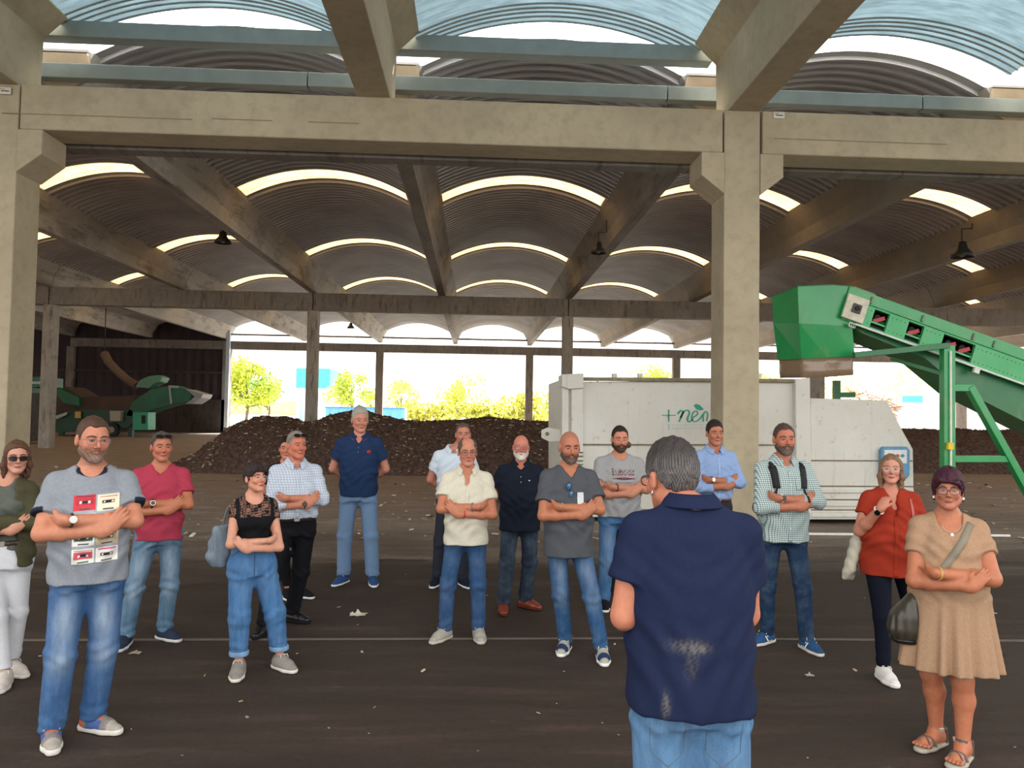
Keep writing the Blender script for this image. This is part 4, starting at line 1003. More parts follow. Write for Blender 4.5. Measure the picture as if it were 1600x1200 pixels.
        if bare:
            v.cap(an+np.array((0,0,-.01)),hl+np.array((0,0,.012)),.034,.034,k=.02); v.cap(an+np.array((0,0,-.015)),ba+np.array((0,0,.016)),.036,.026,k=.03); v.cap(hl+np.array((0,0,.012)),ba+np.array((0,0,.012)),.030,.028,k=.02)
            sdv=np.array((-dv[1],dv[0],0))
            for i in range(5): 
                o_=(i-2)*.0165*(1); L_=(.048,.052,.05,.044,.036)[i if k<0 else 4-i]; v.cap(ba+sdv*o_+np.array((0,0,.012)),ba+sdv*o_*1.15+dv*L_+np.array((0,0,.008)),.0105,.009,k=.004)
        else: v.cap(an,hl+np.array((0,0,.01)),.03,.03,k=.02); v.cap(hl+np.array((0,0,.01)),ba+np.array((0,0,.012)),.03,.026,k=.02)
    if fem:
        for k in (-1,1): v.ell((k*.065*wx*s,-(.085+bl*.3)*s,1.275*s),(.060*s,.052*s,.058*s),k=.03)
    v.cap(hd.w((0,.02,-.055)),(0,.026,1.445*s),(.049 if not fem else .043)*s*p.get('neck',1),(.054 if not fem else .046)*s*p.get('neck',1),k=.035)
    # head
    sl,(x,y,z)=v.reg(np.array(hd.loc)-.17*hs,np.array(hd.loc)+.17*hs)
    lx,ly,lz=hd.lc(x,y,z); d=head_sdf(lx,ly,lz,f)
    axx=np.abs(lx)
    d=smin(d,dcap(axx,ly,lz,(.020,-.0845,.0095),(.043,-.0775,.0068),.0036,.0036),.004); d=smin(d,dcap(axx,ly,lz,(.021,-.083,-.0082),(.042,-.077,-.0065),.003,.003),.005)
    v.put(sl,d*hs,.014)
    sk=np.array(srgb(p.get('skin','c98e72'))); skf=np.array(srgb(p.get('face',p.get('skin','c98e72'))))
    def bcol(P):
        c=np.tile(sk,(len(P),1)); q=hd.inv(P); m=(q[:,2]>-.16)&(np.abs(q[:,0])<.12); t=np.clip((q[:,2]+.16)/.06,0,1)[:,None]*m[:,None]; c=c*(1-t)+skf*t
        ax=np.abs(q[:,0]); 
        red=np.exp(-((ax-.045)/.018)**2-((q[:,2]+.03)/.02)**2)*(q[:,1]<-.03)+np.exp(-(q[:,0]/.012)**2-((q[:,2]+.028)/.014)**2)*(q[:,1]<-.09)
        c=c*(1-red[:,None]*np.array((.0,.14,.14)))
        lip=(np.abs(q[:,2]+.0645)<.0085*(1-(ax/.024)**2).clip(0,1))&(q[:,1]<-.075)&(ax<.023); c[lip]=srgb(p.get('lip','a8625a'))
        st=p.get('stubble',0)
        if st:
            a=((q[:,2]<-.04)&(q[:,2]>-.14)&(q[:,1]<.02)&~lip&~((ax<.011)&(q[:,2]>-.046)))*st; a=a*np.clip((-.035-q[:,2])/.02,0,1); c=c*(1-a[:,None])+np.array(srgb(p.get('stc','6b625c')))*a[:,None]
        bz=p.get('scalp',0)
        if bz:
            a=((q[:,2]>.05+ .0*ax)&(q[:,1]>-.06)|((q[:,2]>-.02)&(q[:,1]>.02)))*bz; c=c*(1-a[:,None])+np.array(srgb('6b5a50'))*a[:,None]
        return c
    v.build('body',SKIN,root,bcol,relax=1)
    # ---- eyes, brows, mouth
    hc=np.array(srgb(p.get('haircol','2b2320'))); dk=p.get('browcol',p.get('haircol','2b2320'))
    if not p.get('faceless'):
        closed=p.get('closed')
        for k in (-1,1):
            eb=MB_(); eb.sph((0,0,0),1,14,10); V=np.array(eb.v); r=V*np.array((.0125,.0115,.0048 if closed else .0056)); L_=r+np.array((k*.0315,-.0768,.0008))
            C=np.tile(np.array(srgb('b9aca4')),(len(V),1)); gz=np.array(p.get('gaze',(0,0))); dd=np.sqrt((r[:,0]-gz[0])**2+(r[:,2]-gz[1])**2); C[(dd<.0062)&(V[:,1]<0)]=srgb(p.get('iris','3d2a20')); 
            if closed: C[:]=skf*.95
            mesh('eye',np.array([hd.w(q) for q in L_]),eb.f,EYEM,root,True,cols=C)
            ls=MB_(); zz=-1 if closed else 1; ls.tube([hd.w((k*(.0315+dx),-.0885+abs(dx)*.32,.0008+dz_*zz)) for dx,dz_ in ((-.0125,-.001),(-.007,.0048),(0,.0066),(.007,.0052),(.013,-.0004))],.0011*hs,5); ls.build('eyelid_line',plain('lash','2a1d18',.6),root)
            bw=MB_(); bw.tube([hd.w(q) for q in ((k*.012,-.0925,.0205),(k*.022,-.0925,.0255),(k*.034,-.0875,.0275),(k*.046,-.0765,.0235),(k*.052,-.068,.018))],[.0022*hs,.0036*hs*p.get('browt',1),.0034*hs*p.get('browt',1),.0026*hs,.001],6); bw.build('eyebrow',plain('brow_'+dk,dk,.8),root)
        mo=MB_(); mo.tube([hd.w(q) for q in ((-.022,-.0835,-.0652),(-.012,-.0905,-.0642),(0,-.0925,-.0645),(.012,-.0905,-.0642),(.022,-.0835,-.0652))],.0010*hs,5); mo.build('mouth_line',plain('mouth_dark','6b3430',.6),root)
    # ---- hair
    if p.get('hair') is not None:
        h=p['hair']; zb=-.16 if not (h.get('long') or h.get('bob')) else min(-.12,h.get('long',-.1))-.05
        L=.15*hs; lo2=np.array(hd.loc)-np.array((L,L,-zb*hs+.03)); hi2=np.array(hd.loc)+np.array((L,L,.16*hs+h.get('up',0)))
        hv=Vol(lo2,hi2,.0048 if near else .0062); x,y,z=[hv.ax[i].reshape([-1 if j==i else 1 for j in range(3)]) for i in range(3)]
        lx,ly,lz=hd.lc(x,y,z); hv.V=(hair_sdf(lx,ly,lz,h)*hs).astype(np.float32)
        # keep face clear
        hv.V=smax(hv.V,(-dell(lx,ly,lz,(0,-.11,-.045),(.066,.05,.10)))*hs,.004).astype(np.float32)
        g2=np.array(srgb(p.get('hair2',p.get('haircol','2b2320')))) 
        def hcol(P):
            q=hd.inv(P); a=np.arctan2(q[:,0],-(q[:,1]-.02)); n=.5+.5*np.sin(a*61+q[:,2]*130+3*np.sin(q[:,2]*60)); n=n*np.clip(1-(q[:,2]-.02)/.08,.15,1) if p.get('greyside') else n
            return hc*(1-n[:,None])+g2*n[:,None]
        hv.build('hair',HAIRM,root,hcol,relax=0)
    if p.get('bun'):
        bv=Vol(np.array(hd.w(p['bun']))-.06,np.array(hd.w(p['bun']))+.06,.006); bv.ell(hd.w(p['bun']),(.034,.034,.034)); bv.build('hair_bun',HAIRM,root,uni(p.get('haircol')))
    if p.get('beard'):
        b=p['beard']; lo2=np.array(hd.loc)-np.array((.12,.15,.17))*hs; hi2=np.array(hd.loc)+np.array((.12,.12,.03))*hs
        bv=Vol(lo2,hi2,.0046 if near else .006); x,y,z=[bv.ax[i].reshape([-1 if j==i else 1 for j in range(3)]) for i in range(3)]
        lx,ly,lz=hd.lc(x,y,z); bv.V=(beard_sdf(lx,ly,lz,f,b)*hs).astype(np.float32); bc=np.array(srgb(b['c'])); b2=np.array(srgb(b.get('c2',b['c'])))
        def bcf(P): q=hd.inv(P); n=(.5+.5*np.sin(q[:,0]*300+q[:,2]*200))[:,None]; m=np.clip((-q[:,2]-.07)/.05,0,1)[:,None]*np.clip(1-np.abs(q[:,0:1])/.04,0,1); n=np.clip(n*.5+m,0,1); return bc*(1-n)+b2*n
        bv.build('beard',HAIRM,root,bcf,relax=0)
    if p.get('glasses'): 
        g=empty('glasses'); g.parent=root; glasses(hd,g,**p['glasses'])
    # ---- trousers
    t=p.get('pants')
    ph=hash(p['id'])%17 if False else len(p['id'])*1.7+X0*3
    def folds(zc,amp):
        def fn(x,y,z): 
            e=0
            for c,wd in zc: e=e+np.exp(-((z-c)/wd)**2)
            return amp*e*(np.sin(z*85+7*np.sin(x*11+ph)+9*y)*.6+np.sin(z*47-x*28+ph*2+y*20)*.5)
        return fn
    pv=None
    if t:
        hem=t.get('hem',.07); ra=t.get('r',(.092,.068,.060)); top=t.get('top',1.0)*s
        lo2=(min(lo[0],-.26),min(-.25-bl,min(ys)-.14),hem-.02); hi2=(hi[0],max(.24,max(ys)+.12),top+.02)
        pv=Vol((max(lo2[0],min(xs_+[-.2])-.14),lo2[1],lo2[2]),(min(hi2[0],max(xs_+[.2])+.14),hi2[1],hi2[2]),.009 if near else .012)
        pv.ell((0,.012,.845*s),(.10*s,.085*s,.075*s),k=.04)
        pv.loft([(max(z,.82*s) if i==0 else z,cx,cy,rx*1.03+.006,ry*1.03+.008) for i,(z,cx,cy,rx,ry) in enumerate(R_) if z<=1.13*s],k=.03)
        for k in (-1,1):
            hp,kn,an=LEG[k]; am=an.copy(); am[2]=.06; r0,r1,r2=[q*s for q in ra]
            pv.cap(hp,kn,r0*(.5+.5*wx),r1,k=.045); pv.cap(kn,am,r1,r2,k=.03)
        pv.plane((0,0,hem),(0,0,-1),.004); pv.plane((0,0,top),(0,0,1),.004)
        pv.fold(folds([(.47*s,.07),(hem+.05,.06),(.83*s,.05)],t.get('amp',.006)))
        pc=np.array(srgb(t['c'])); fd=t.get('fade'); 
        def pcol(P):
            c=np.tile(pc,(len(P),1))
            for k in (-1,1):
                hp,kn,an=LEG[k]; side=(P[:,0]-(hp[0]+kn[0])/2*0)*k>0
                if fd:
                    zc=.66*s; lx_=hp[0]+(kn[0]-hp[0])*np.clip((hp[2]-P[:,2])/(hp[2]-kn[2]),0,1); a=np.exp(-((P[:,0]-lx_)/.045)**2-((P[:,2]-zc)/.13)**2)*(P[:,1]<hp[1])*side+.7*np.exp(-((P[:,0]-kn[0])/.05)**2-((P[:,2]-kn[2]+.03)/.07)**2)*side*(P[:,1]<kn[1]+.02)
                    a=(np.clip(a,0,1)*fd)[:,None]; c=c*(1-a)+np.array(srgb('a9bccf'))*a
            return c
        po=pv.build(t.get('name','trousers'),t.get('mat',DENIM),root,pcol)
        if t.get('cuff'):
            for k in (-1,1):
                hp,kn,an=LEG[k]; q=an.copy(); u=(kn-q)/np.linalg.norm(kn-q); c0=q+u*((hem-q[2])/u[2])
                cv2=Vol(c0-.11,c0+.11,.007); cv2.cap(c0-u*.03,c0+u*.05,ra[2]*s+.010,ra[2]*s+.012,k=.01); cv2.plane((0,0,hem-.003),(0,0,-1),.003); cv2.plane((0,0,hem+.032),(0,0,1),.004); cv2.build('turn_up',DENIM,po,uni(t['cuff']))
        if t.get('belt'):
            bz=top; bv=Vol((-.3,-.3-bl,bz-.06),(.3,.25,bz+.03),.009); bv.loft([(z,cx,cy,rx*1.03+.012,ry*1.03+.014) for z,cx,cy,rx,ry in R_ if z<=1.13*s]); bv.plane((0,0,bz+.0),(0,0,1),.003); bv.plane((0,0,bz-.034),(0,0,-1),.003); bo=bv.build('belt',SHINY,root,uni(t['belt']))
            yb=float(np.nan_to_num(bv.surf_y(0.,bz-.017)[0],nan=-.13)); MB_().box(-.022,.022,yb-.006,yb+.0,bz-.033,bz-.001).build('buckle',plain('buckle_metal','a8a298',.3,.6),bo,bevel=.003)
        if t.get('details') and near:
            # fly seam, pocket seams
            sm=MB_(); 
            for X1,Z1,X2,Z2 in ((0,top-.02,0,.83*s),(-.16*wx,top-.07,-.10*wx,top-.02),(.16*wx,top-.07,.10*wx,top-.02)):
                xx=np.linspace(X1,X2,10);zz=np.linspace(Z1,Z2,10);yy=pv.surf_y(xx,zz); ok=~np.isnan(yy)
                if ok.sum()>2: sm.tube([(a,b-.001,c) for a,b,c,o_ in zip(xx,yy,zz,ok) if o_],.0022,5)
            if sm.v: sm.build('seams',plain('seam_dark','2c405c',.9),po)
    # ---- shoes
    sh=p.get('shoe')
    for k in (-1,1):
        a2,dv,_=feet[k]; D=np.array((dv[0],dv[1],0)); c=np.array((a2[0],a2[1],0)); N=np.array((-dv[1],dv[0],0)); z_=np.array((0,0,1.))
        if not sh: break
        g=s
        def P3(f_,n_,zz): return c+D*f_*g+N*n_*g+z_*zz
        u=Vol(np.minimum(P3(-.13,0,0),P3(.24,0,0))-.08,np.maximum(P3(-.13,0,0),P3(.24,0,0))+np.array((.08,.08,.16)),.0072 if near else .0095)
        if sh['kind']!='sandal':
            hi_=.10 if sh['kind']=='sneaker' else .085
            u.cap(P3(-.035,0,.045),P3(.03,0,.048),.040,.040,k=.02); u.cap(P3(.0,0,.04),P3(.10,0,.036),.042,.044,k=.03,flat=(z_,.9)); u.cap(P3(.10,0,.033),P3(.165,-.004*k,.028),.043,.034,k=.02,flat=(z_,.8)); u.cap(P3(-.02,0,.06),P3(.0,0,.11),.038,.038,k=.02); u.cap(P3(.0,0,.085),P3(.10,0,.05),.030,.028,k=.02)
            u.plane((0,0,hi_),(0,0,1),.006); u.plane((0,0,.02),(0,0,-1),.004)
            cc=np.array(srgb(sh['c'])); pan=sh.get('panels',[])
            def scol(Pp):
                C=np.tile(cc,(len(Pp),1)); rel=Pp-c; fx_=rel@D/g; nx_=np.abs(rel@N)/g
                for (f0,f1,z0,z1,hx) in pan: C[(fx_>f0)&(fx_<f1)&(Pp[:,2]>z0)&(Pp[:,2]<z1)]=srgb(hx)
                return C
            so_=u.build('shoe',CLOTH if sh['kind']=='sneaker' else SHINY,root,scol)
            so=Vol(u_lo:=np.minimum(P3(-.13,0,0),P3(.24,0,0))-.08,np.maximum(P3(-.13,0,0),P3(.24,0,0))+np.array((.08,.08,.08)),.0065 if near else .009)
            th=sh.get('th',.028); so.cap(P3(-.04,0,.02),P3(.10,0,.02),.044,.049,k=.02); so.cap(P3(.10,0,.02),P3(.168,-.004*k,.02),.049,.037,k=.02); so.plane((0,0,.002),(0,0,-1),.003); so.plane((0,0,th),(0,0,1),.003)
            so.build('sole',CLOTH,so_,uni(sh.get('sole','e2e0da')))
            if near or sh.get('laces'):
                if sh.get('lace'):
                    lb=MB_()
                    for i in range(4):
                        f_=.045+.022*i; zz=.098-.012*i; lb.tube([P3(f_,-.022,zz-.010),P3(f_+.004,0,zz+.001),P3(f_+.008,.022,zz-.010)],.0032,5)
                    lb.tube([P3(.035,0,.103),P3(.05,.03,.105),P3(.06,.036,.085)],.0028,5); lb.tube([P3(.035,0,.103),P3(.045,-.03,.107),P3(.06,-.038,.088)],.0028,5)
                    lb.build('laces',plain('lace_'+sh['lace'],sh['lace'],.8),so_,True)
                if sh.get('stripe'):
                    for kk in (-1,1):
                        sb=MB_()
                        for i in range(sh.get('ns',3)):
                            f_=.015+.022*i; sb.bar(P3(f_-.01,kk*.046,.03),P3(f_+.012,kk*.037,.072),.010,.006,up=tuple(N))
                        sb.build('side_stripes',plain('stripe_'+sh['stripe'],sh['stripe'],.6),so_)
        else:
            so=Vol(np.minimum(P3(-.13,0,0),P3(.24,0,0))-.08,np.maximum(P3(-.13,0,0),P3(.24,0,0))+np.array((.08,.08,.05)),.0065)
            so.cap(P3(-.05,0,.015),P3(.10,0,.015),.040,.048,k=.02); so.cap(P3(.10,0,.015),P3(.168,-.004*k,.015),.047,.040,k=.02); so.plane((0,0,.002),(0,0,-1),.003); so.plane((0,0,.024),(0,0,1),.003)
            sd_=so.build('sandal',CLOTH,root,uni(sh['sole']))
            b=MB_(); m_=MATS.get('sandal_strap') or plain('sandal_strap',sh['c'],.35,.35)
            def strap(pts,wd=.016):
                for a_,b_ in zip(pts[:-1],pts[1:]): b.bar(a_,b_,.005,wd,up=(0,0,1))
            strap([P3(.085,-.047,.022),P3(.10,-.028,.062),P3(.118,0,.070),P3(.135,.028,.056),P3(.14,.045,.024)],.02)
            strap([P3(.14,-.045,.022),P3(.13,-.026,.055),P3(.118,0,.070),P3(.10,.028,.064),P3(.085,.047,.022)],.02)
            b.build('toe_strap',m_,sd_); b=MB_(); strap([P3(-.045+.0,-.040,.095),P3(.03,-.030,.108),P3(.045,0,.112),P3(.03,.030,.108),P3(-.045,.040,.095)],.014)
            strap([P3(-.045,-.040,.095),P3(-.075,0,.092),P3(-.045,.040,.095)],.02)
            strap([P3(-.05,-.041,.10),P3(-.05,-.041,.02)],.02) ; strap([P3(-.05,.041,.10),P3(-.05,.041,.02)],.02)
            b.build('ankle_strap',m_,sd_); bk=MB_(); q=P3(.01,-.037*k*1.0,.103); bk.box(q[0]-.012,q[0]+.012,q[1]-.014,q[1]+.010,q[2]-.010,q[2]+.010); bk.build('buckle',plain('buckle_silver','d0ccc0',.25,.6),sd_,bevel=.002)
    # ---- top
    tp=p.get('top'); tv=None
    if tp:
        hem=tp.get('hem',.84)*s; ease=tp.get('ease',.020)*s; sl_=tp.get('sleeve',.62); lng=tp.get('long',0)
        tw=max(r[3] for r in R_ if .88*s<=r[0]<=1.4*s)
        rr=[]
        for z,cx,cy,rx,ry in R_:
            if z>1.44*s: continue
            e=ease if z<1.30*s else (.014 if z<1.40*s else .009)
            if z<1.2*s and not tp.get('fit'): rx=max(rx,tw*.97); ry=max(ry,R_[4][4]*.97)
            rr.append((z,cx,cy-.004,rx+e,ry+e))
        if hem>rr[0][0]: rr=[q for q in rr if q[0]>hem-.12*s]
        else: rr[0]=(hem-.03,)+rr[0][1:]
        rr.append((1.468*s,0,.02,.075*s*w,.070*s))
        tv=Vol((-.37*max(1,wx),-.30-bf,hem-.03 if not tp.get('skirt') else tp['skirt']*s-.03),(.37*max(1,wx),.26,1.53*s),.0068 if near else .0095)
        tv.loft(rr,k=.03)
        if fem:
            for k in (-1,1): tv.ell((k*.065*wx*s,-(.092+bl*.3)*s,1.275*s),(.066*s,.058*s,.066*s),k=.05)
        if tp.get('skirt'):
            zt,zb=.98*s,tp['skirt']*s; rx0,ry0=R_[2][3]+ease,R_[2][4]+ease; zz=tv.ax[2].reshape(1,1,-1);xx=tv.ax[0].reshape(-1,1,1);yy=tv.ax[1].reshape(1,-1,1); t_=np.clip((1.05*s-zz)/(1.05*s-zb),0,1); a=np.arctan2(yy,xx)
            rx=rx0+(tp['flare'])*t_; ry=ry0+(tp['flare']*.8)*t_; wob=.016*t_*np.sin(a*11+1.2*np.sin(a*3))+.010*t_*np.sin(a*19+2)
            q=np.sqrt((xx/rx)**2+(yy/ry)**2); d=(q-1)*np.minimum(rx,ry)+wob; d=smax(d,zz-1.06*s,.02); tv.put((slice(None),)*3,d,.03)
        for k in (-1,1):
            S0,E0,W0=A[k]; r0=.058*ar
            tv.cap((k*.035*s,.026,1.448*s),(k*(shx-.01),.012,1.394*s),.040*s,.050*s,k=.04)
            if tp.get('sleeveless'): continue
            if lng:
                tv.cap(S0,E0,.058*ar,.056*ar,k=.03); tv.cap(E0,W0,.056*ar,.047*ar,k=.02,cut=lng)
            else: tv.cap(S0,S0+(E0-S0)*1.0,r0,.064*ar+tp.get('slv',0)*1.3,k=.03,cut=sl_)
        tv.plane((0,0,hem if not tp.get('skirt') else tp['skirt']*s),(0,0,-1),.004)
        nk=tp.get('neck','crew'); ne=tp.get('nd',0)
        nr={'crew':.062,'collar':.056,'scoop':.080,'v':.060}[nk]*s*(1 if not fem else .92)
        na,nb=(0,.012,1.468*s),(0,-.02,1.60*s)
        if nk=='scoop': na=(0,-.02,1.468*s-ne)
        tv.ell((0,-.075*s,1.462*s-ne*.6),(nr*.9,.06,.040+ne),k=.01,op='s')
        tv.cap(na,nb,nr,nr,k=.006,op='s')
        el=((0,-.052*s,1.470*s-(.0 if nk!='crew' else .004)),(nr*1.0,.045*s,.030*s)); tv.ell(*el,k=.008,op='s')
        vd=tp.get('v',0)
        if vd: tv.cap((0,-.16,1.450*s),(0,-.16,(1.415*s-vd)),.050*s,.010,k=.006,op='s',flat=((0,1,0),3.0),pad=.16)
        if tp.get('open'): # open front shirt
            pass
        tv.fold(folds([(1.08*s,.10),(1.30*s,.08)],tp.get('amp',.006)))
        if not tp.get('skirt'): tv.fold(lambda x,y,z: .0045*np.sin(z*38-np.abs(x)*46+2*np.sin(x*17+ph))*np.exp(-((z-1.02*s)/.16)**2)+.0025*np.sin(x*38+z*25+ph)*np.exp(-((z-hem)/.12)**2))
        tc=np.array(srgb(tp['c'])); trim=tp.get('trim'); tc2=tp.get('yoke')
        def tcol(P):
            C=np.tile(tc,(len(P),1))
            if trim:
                dn=np.minimum(np.abs(dcap(P[:,0],P[:,1],P[:,2],na,nb,nr,nr)),np.abs(dell(P[:,0],P[:,1],P[:,2],*el))); C[(dn<.016)&(P[:,2]>1.36*s)]=srgb(trim)
                for k in (-1,1):
                    S0,E0,W0=A[k]; ab=E0-S0; L_=np.linalg.norm(ab); tt=((P-S0)@ab)/L_/L_; near_=np.linalg.norm(P-S0-np.clip(tt,0,1)[:,None]*ab,axis=1)<.085; C[near_&(tt*L_>sl_*L_-tp.get('trw',.022))&(P[:,0]*k>.215*wx*s)&(P[:,2]>1.17*s)]=srgb(trim)
            if tp.get('stain'): C=tp['stain'](P,C)
            return C
        to=tv.build(tp.get('name','shirt'),tp.get('mat',CLOTH),root,tcol)
        # collar
        if nk=='collar':
            cc=tp.get('collar',tp['c']); op_=tp.get('gap',24); n=40; V=[];rows_=[(-.002,-.012,0),(.000,.030,0),(.007,.034,0),(.022,.016,1),(.032,-.001,1),(.034,-.004,1)]
            for i in range(n+1):
                th=radians(op_+(360-2*op_)*i/n); ca,sa=-cos(th),sin(th); fr=(1-ca)/2 # fr=1 front? ca=-1 front
                fr=max(0,-ca)
                for (dr,dz,fl) in rows_:
                    ext=1.0+ (.9*max(0,fr-.75)*4*.35 if fl else 0)
                    r1=(.060*s*(1 if not fem else .92)+dr); V.append((sa*r1*1.02,.012+ca*r1*1.0-fr*.022-(fr**2)*.012*(1 if fl else 0),1.470*s+(dz*(1 if dz>0 or not fl else ext*1.6))-fr*.046*s+ (1-fr)*.006- (fl*fr*.010)))
            m=len(rows_); fs=[(i*m+j,(i+1)*m+j,(i+1)*m+j+1,i*m+j+1) for i in range(n) for j in range(m-1)]
            Vn=np.array(V); C=np.tile(np.array(srgb(cc)),(len(V),1))
            if tp.get('tip'):
                idx=np.arange(len(V))%m; C[(idx==m-1)]=srgb(tp['tip'])
            co_=mesh('collar',Vn,fs,tp.get('cmat',tp.get('mat',CLOTH)),to,True,cols=C); md=co_.modifiers.new('s','SOLIDIFY'); md.thickness=.004
        if tp.get('placket'):
            z1=1.415*s-vd; z0=z1-.10 if tp['placket']=='short' else hem+.01
            patch(tv,to,'placket',-.014,.014,z0,z1,5,30,uni(tp.get('plc',tp['c'])) if False else (lambda U,V_: np.tile(np.array(srgb(tp.get('plc',tp['c']))),(len(U),1))),.0025,tp.get('cmat',tp.get('mat',CLOTH)))
            zs=np.arange(z1-.02,z0,-.085 if tp['placket']!='short' else -.045)
            for zz in zs:
                yv=tv.surf_y(0.,zz)[0]
                if not np.isnan(yv): MB_().cyl((0,yv-.008,zz),(0,yv-.003,zz),.0042,n=10).build('button',plain('button_'+tp.get('btn','d8d6d0'),tp.get('btn','d8d6d0'),.3),to)
        if tp.get('pocket'):
            x_,z_,w_,h_=[q*s for q in tp['pocket']]; c_=srgb(tp.get('pc',tp['c'])); patch(tv,to,'pocket',x_,x_+w_,z_-h_,z_,8,8,lambda U,V_:np.tile(np.array(c_)*(.85),(len(U),1)),.004,tp.get('mat',CLOTH) if not tp.get('pc') else CLOTH)
        for pr in tp.get('prints',[]):
            patch(tv,to,pr.get('name','print'),*[q*s for q in pr['box']],pr.get('nx',30),pr.get('nz',30),pr['col'],pr.get('off',.0035),shear=pr.get('shear',0))
    if p.get('watch'):
        for (k,tt,c,face) in p['watch']:
            S0,E0,W0=A[k]; q=Vector(E0+(W0-E0)*tt); ax_=(Vector(W0)-Vector(E0)).normalized(); e1=ax_.cross(Vector((0,0,1))).normalized(); e2=e1.cross(ax_); r_=(.041+(.0265-.041)*max(0,(tt-.3)/.7))*ar+.0035
            if lng_:=(tp and tp.get('long',0)): pass
            wt=MB_().tube([q+(e1*cos(a)+e2*sin(a))*r_ for a in [2*pi*i/20 for i in range(20)]],.0065 if face else .005,6,close=True).build('watch' if face else 'wristband',plain('band_'+c,c,.4),root,True)
            if face:
                o_=Vector((0,-1,.25)); o_=(o_-ax_*o_.dot(ax_)).normalized(); MB_().cyl(q+o_*(r_-.002),q+o_*(r_+.010),.0195,n=18).build('case',plain('case_'+face[0],face[0],.25,.6),wt); MB_().cyl(q+o_*(r_+.010),q+o_*(r_+.0115),.0155,n=18).build('dial',plain('dial_'+face[1],face[1],.2),wt)
    info=dict(root=root,hd=hd,A=A,tv=tv,pv=pv,s=s,R=R_,shx=shx,rz=rz,LEG=LEG,feet=feet,H=H,toloc=toloc)
    PEOPLE[p['id']]=info
    if p.get('sunglasses'):
        o=Vector(hd.w((0,-.05,.09))); e=empty('sunglasses',root.matrix_basis@o if False else (Matrix.Translation((X0,Y0,0))@Matrix.Rotation(rz,4,'Z'))@o,rz,label=p['sunglasses']['label'],cat='sunglasses')
        glasses(hd,e,rim='1a1a1c',kind='dark',rise=.092,off=np.array(o),w=.028,h=.019)
    return info
def sp(id,px_,feet,ty,label,**k):
    """ground contact from the shoes, height from the head top"""
    gs=[gr(f_[0],f_[1]) for f_ in feet]; Y=sum(g.y for g in gs)/2; q=at(px_,ty,Y)
    d=dict(id=id,X=at(px_,900,Y).x,Y=Y,H=q.z,feet=feet,label=label); d.update(k); return d
def lace(P,C):
    sk=np.array(srgb('a87c6a')); m=((P[:,2]>1.085)&(P[:,1]<.02)&(np.abs(P[:,0])<.10))|((np.abs(P[:,0])>.125)&(P[:,2]>1.0)); n=np.sin(P[:,0]*210+2*np.sin(P[:,2]*150))*np.sin(P[:,2]*230+2*np.sin(P[:,0]*130)); C[m&(n>.05)]=sk*.6; return C
def mudstain(P,C):
    m=(P[:,1]>0)
    def spot(x,z,rx,rz_,f): return np.exp(-((P[:,0]-x)/rx)**2-((P[:,2]-z)/rz_)**2)*(.5+.5*np.sin(P[:,0]*310+np.sin(P[:,2]*170)*2)*np.sin(P[:,2]*260+P[:,0]*90))*f
    a=(spot(.035,1.115,.05,.018,1.1)+spot(.005,1.11,.02,.01,1.6)+spot(.03,1.06,.02,.04,.5)+spot(.105,.935,.010,.03,1.5))*m
    a=np.clip(a*.6,0,.45)[:,None]; return C*(1-a)+np.array(srgb('8a8478'))*a
CK1=check_mat('pale_check','c3cdda','8d9ab0','8d9ab0',.020,.22,.22); CK2=check_mat('green_check','c6d2cf','4a6c72','4a6c72',.0155,.34,.34)
# -- cassette print
def cass(ua,ub,va,vb,base,lab,strip):
    du,dv=ub-ua,vb-va
    return [(ua,ub,va,vb,base),(ua+du*.08,ub-du*.08,va+dv*.34,va+dv*.82,lab),(ua+du*.22,ub-du*.22,va+dv*.44,va+dv*.64,'2c2f36'),(ua+du*.26,ua+du*.36,va+dv*.48,va+dv*.60,'e8e4da'),(ub-du*.36,ub-du*.26,va+dv*.48,va+dv*.60,'e8e4da'),(ua+du*.10,ub-du*.10,va+dv*.86,va+dv*.92,strip),(ua+du*.25,ub-du*.25,va+dv*.06,va+dv*.16,'55585c')]
CASS=['9aa3ad']+cass(0,.49,.78,1.0,'c8424e','b23a48','2c2f36')+cass(.52,1,.76,.98,'e8dcc0','e8dcc0','c8424e')+cass(0,.49,.52,.74,'dfe8ea','9fc0cf','2d5f8c')+cass(.52,1,.50,.72,'5b6f84','5b6f84','e4e6e4')+cass(0,.49,.27,.48,'e6e2da','3a5f58','2c2f36')+cass(.52,1,.26,.47,'c9b79a','a89a80','55585c')+cass(0,.49,.0,.23,'dfeade','d4566a','c8424e')+cass(.52,1,.0,.22,'e9e7e2','dcd8d4','c8426a')
SNK=lambda c,**k: dict(dict(kind='sneaker',c=c,lace='dcdad4'),**k)
P=[]
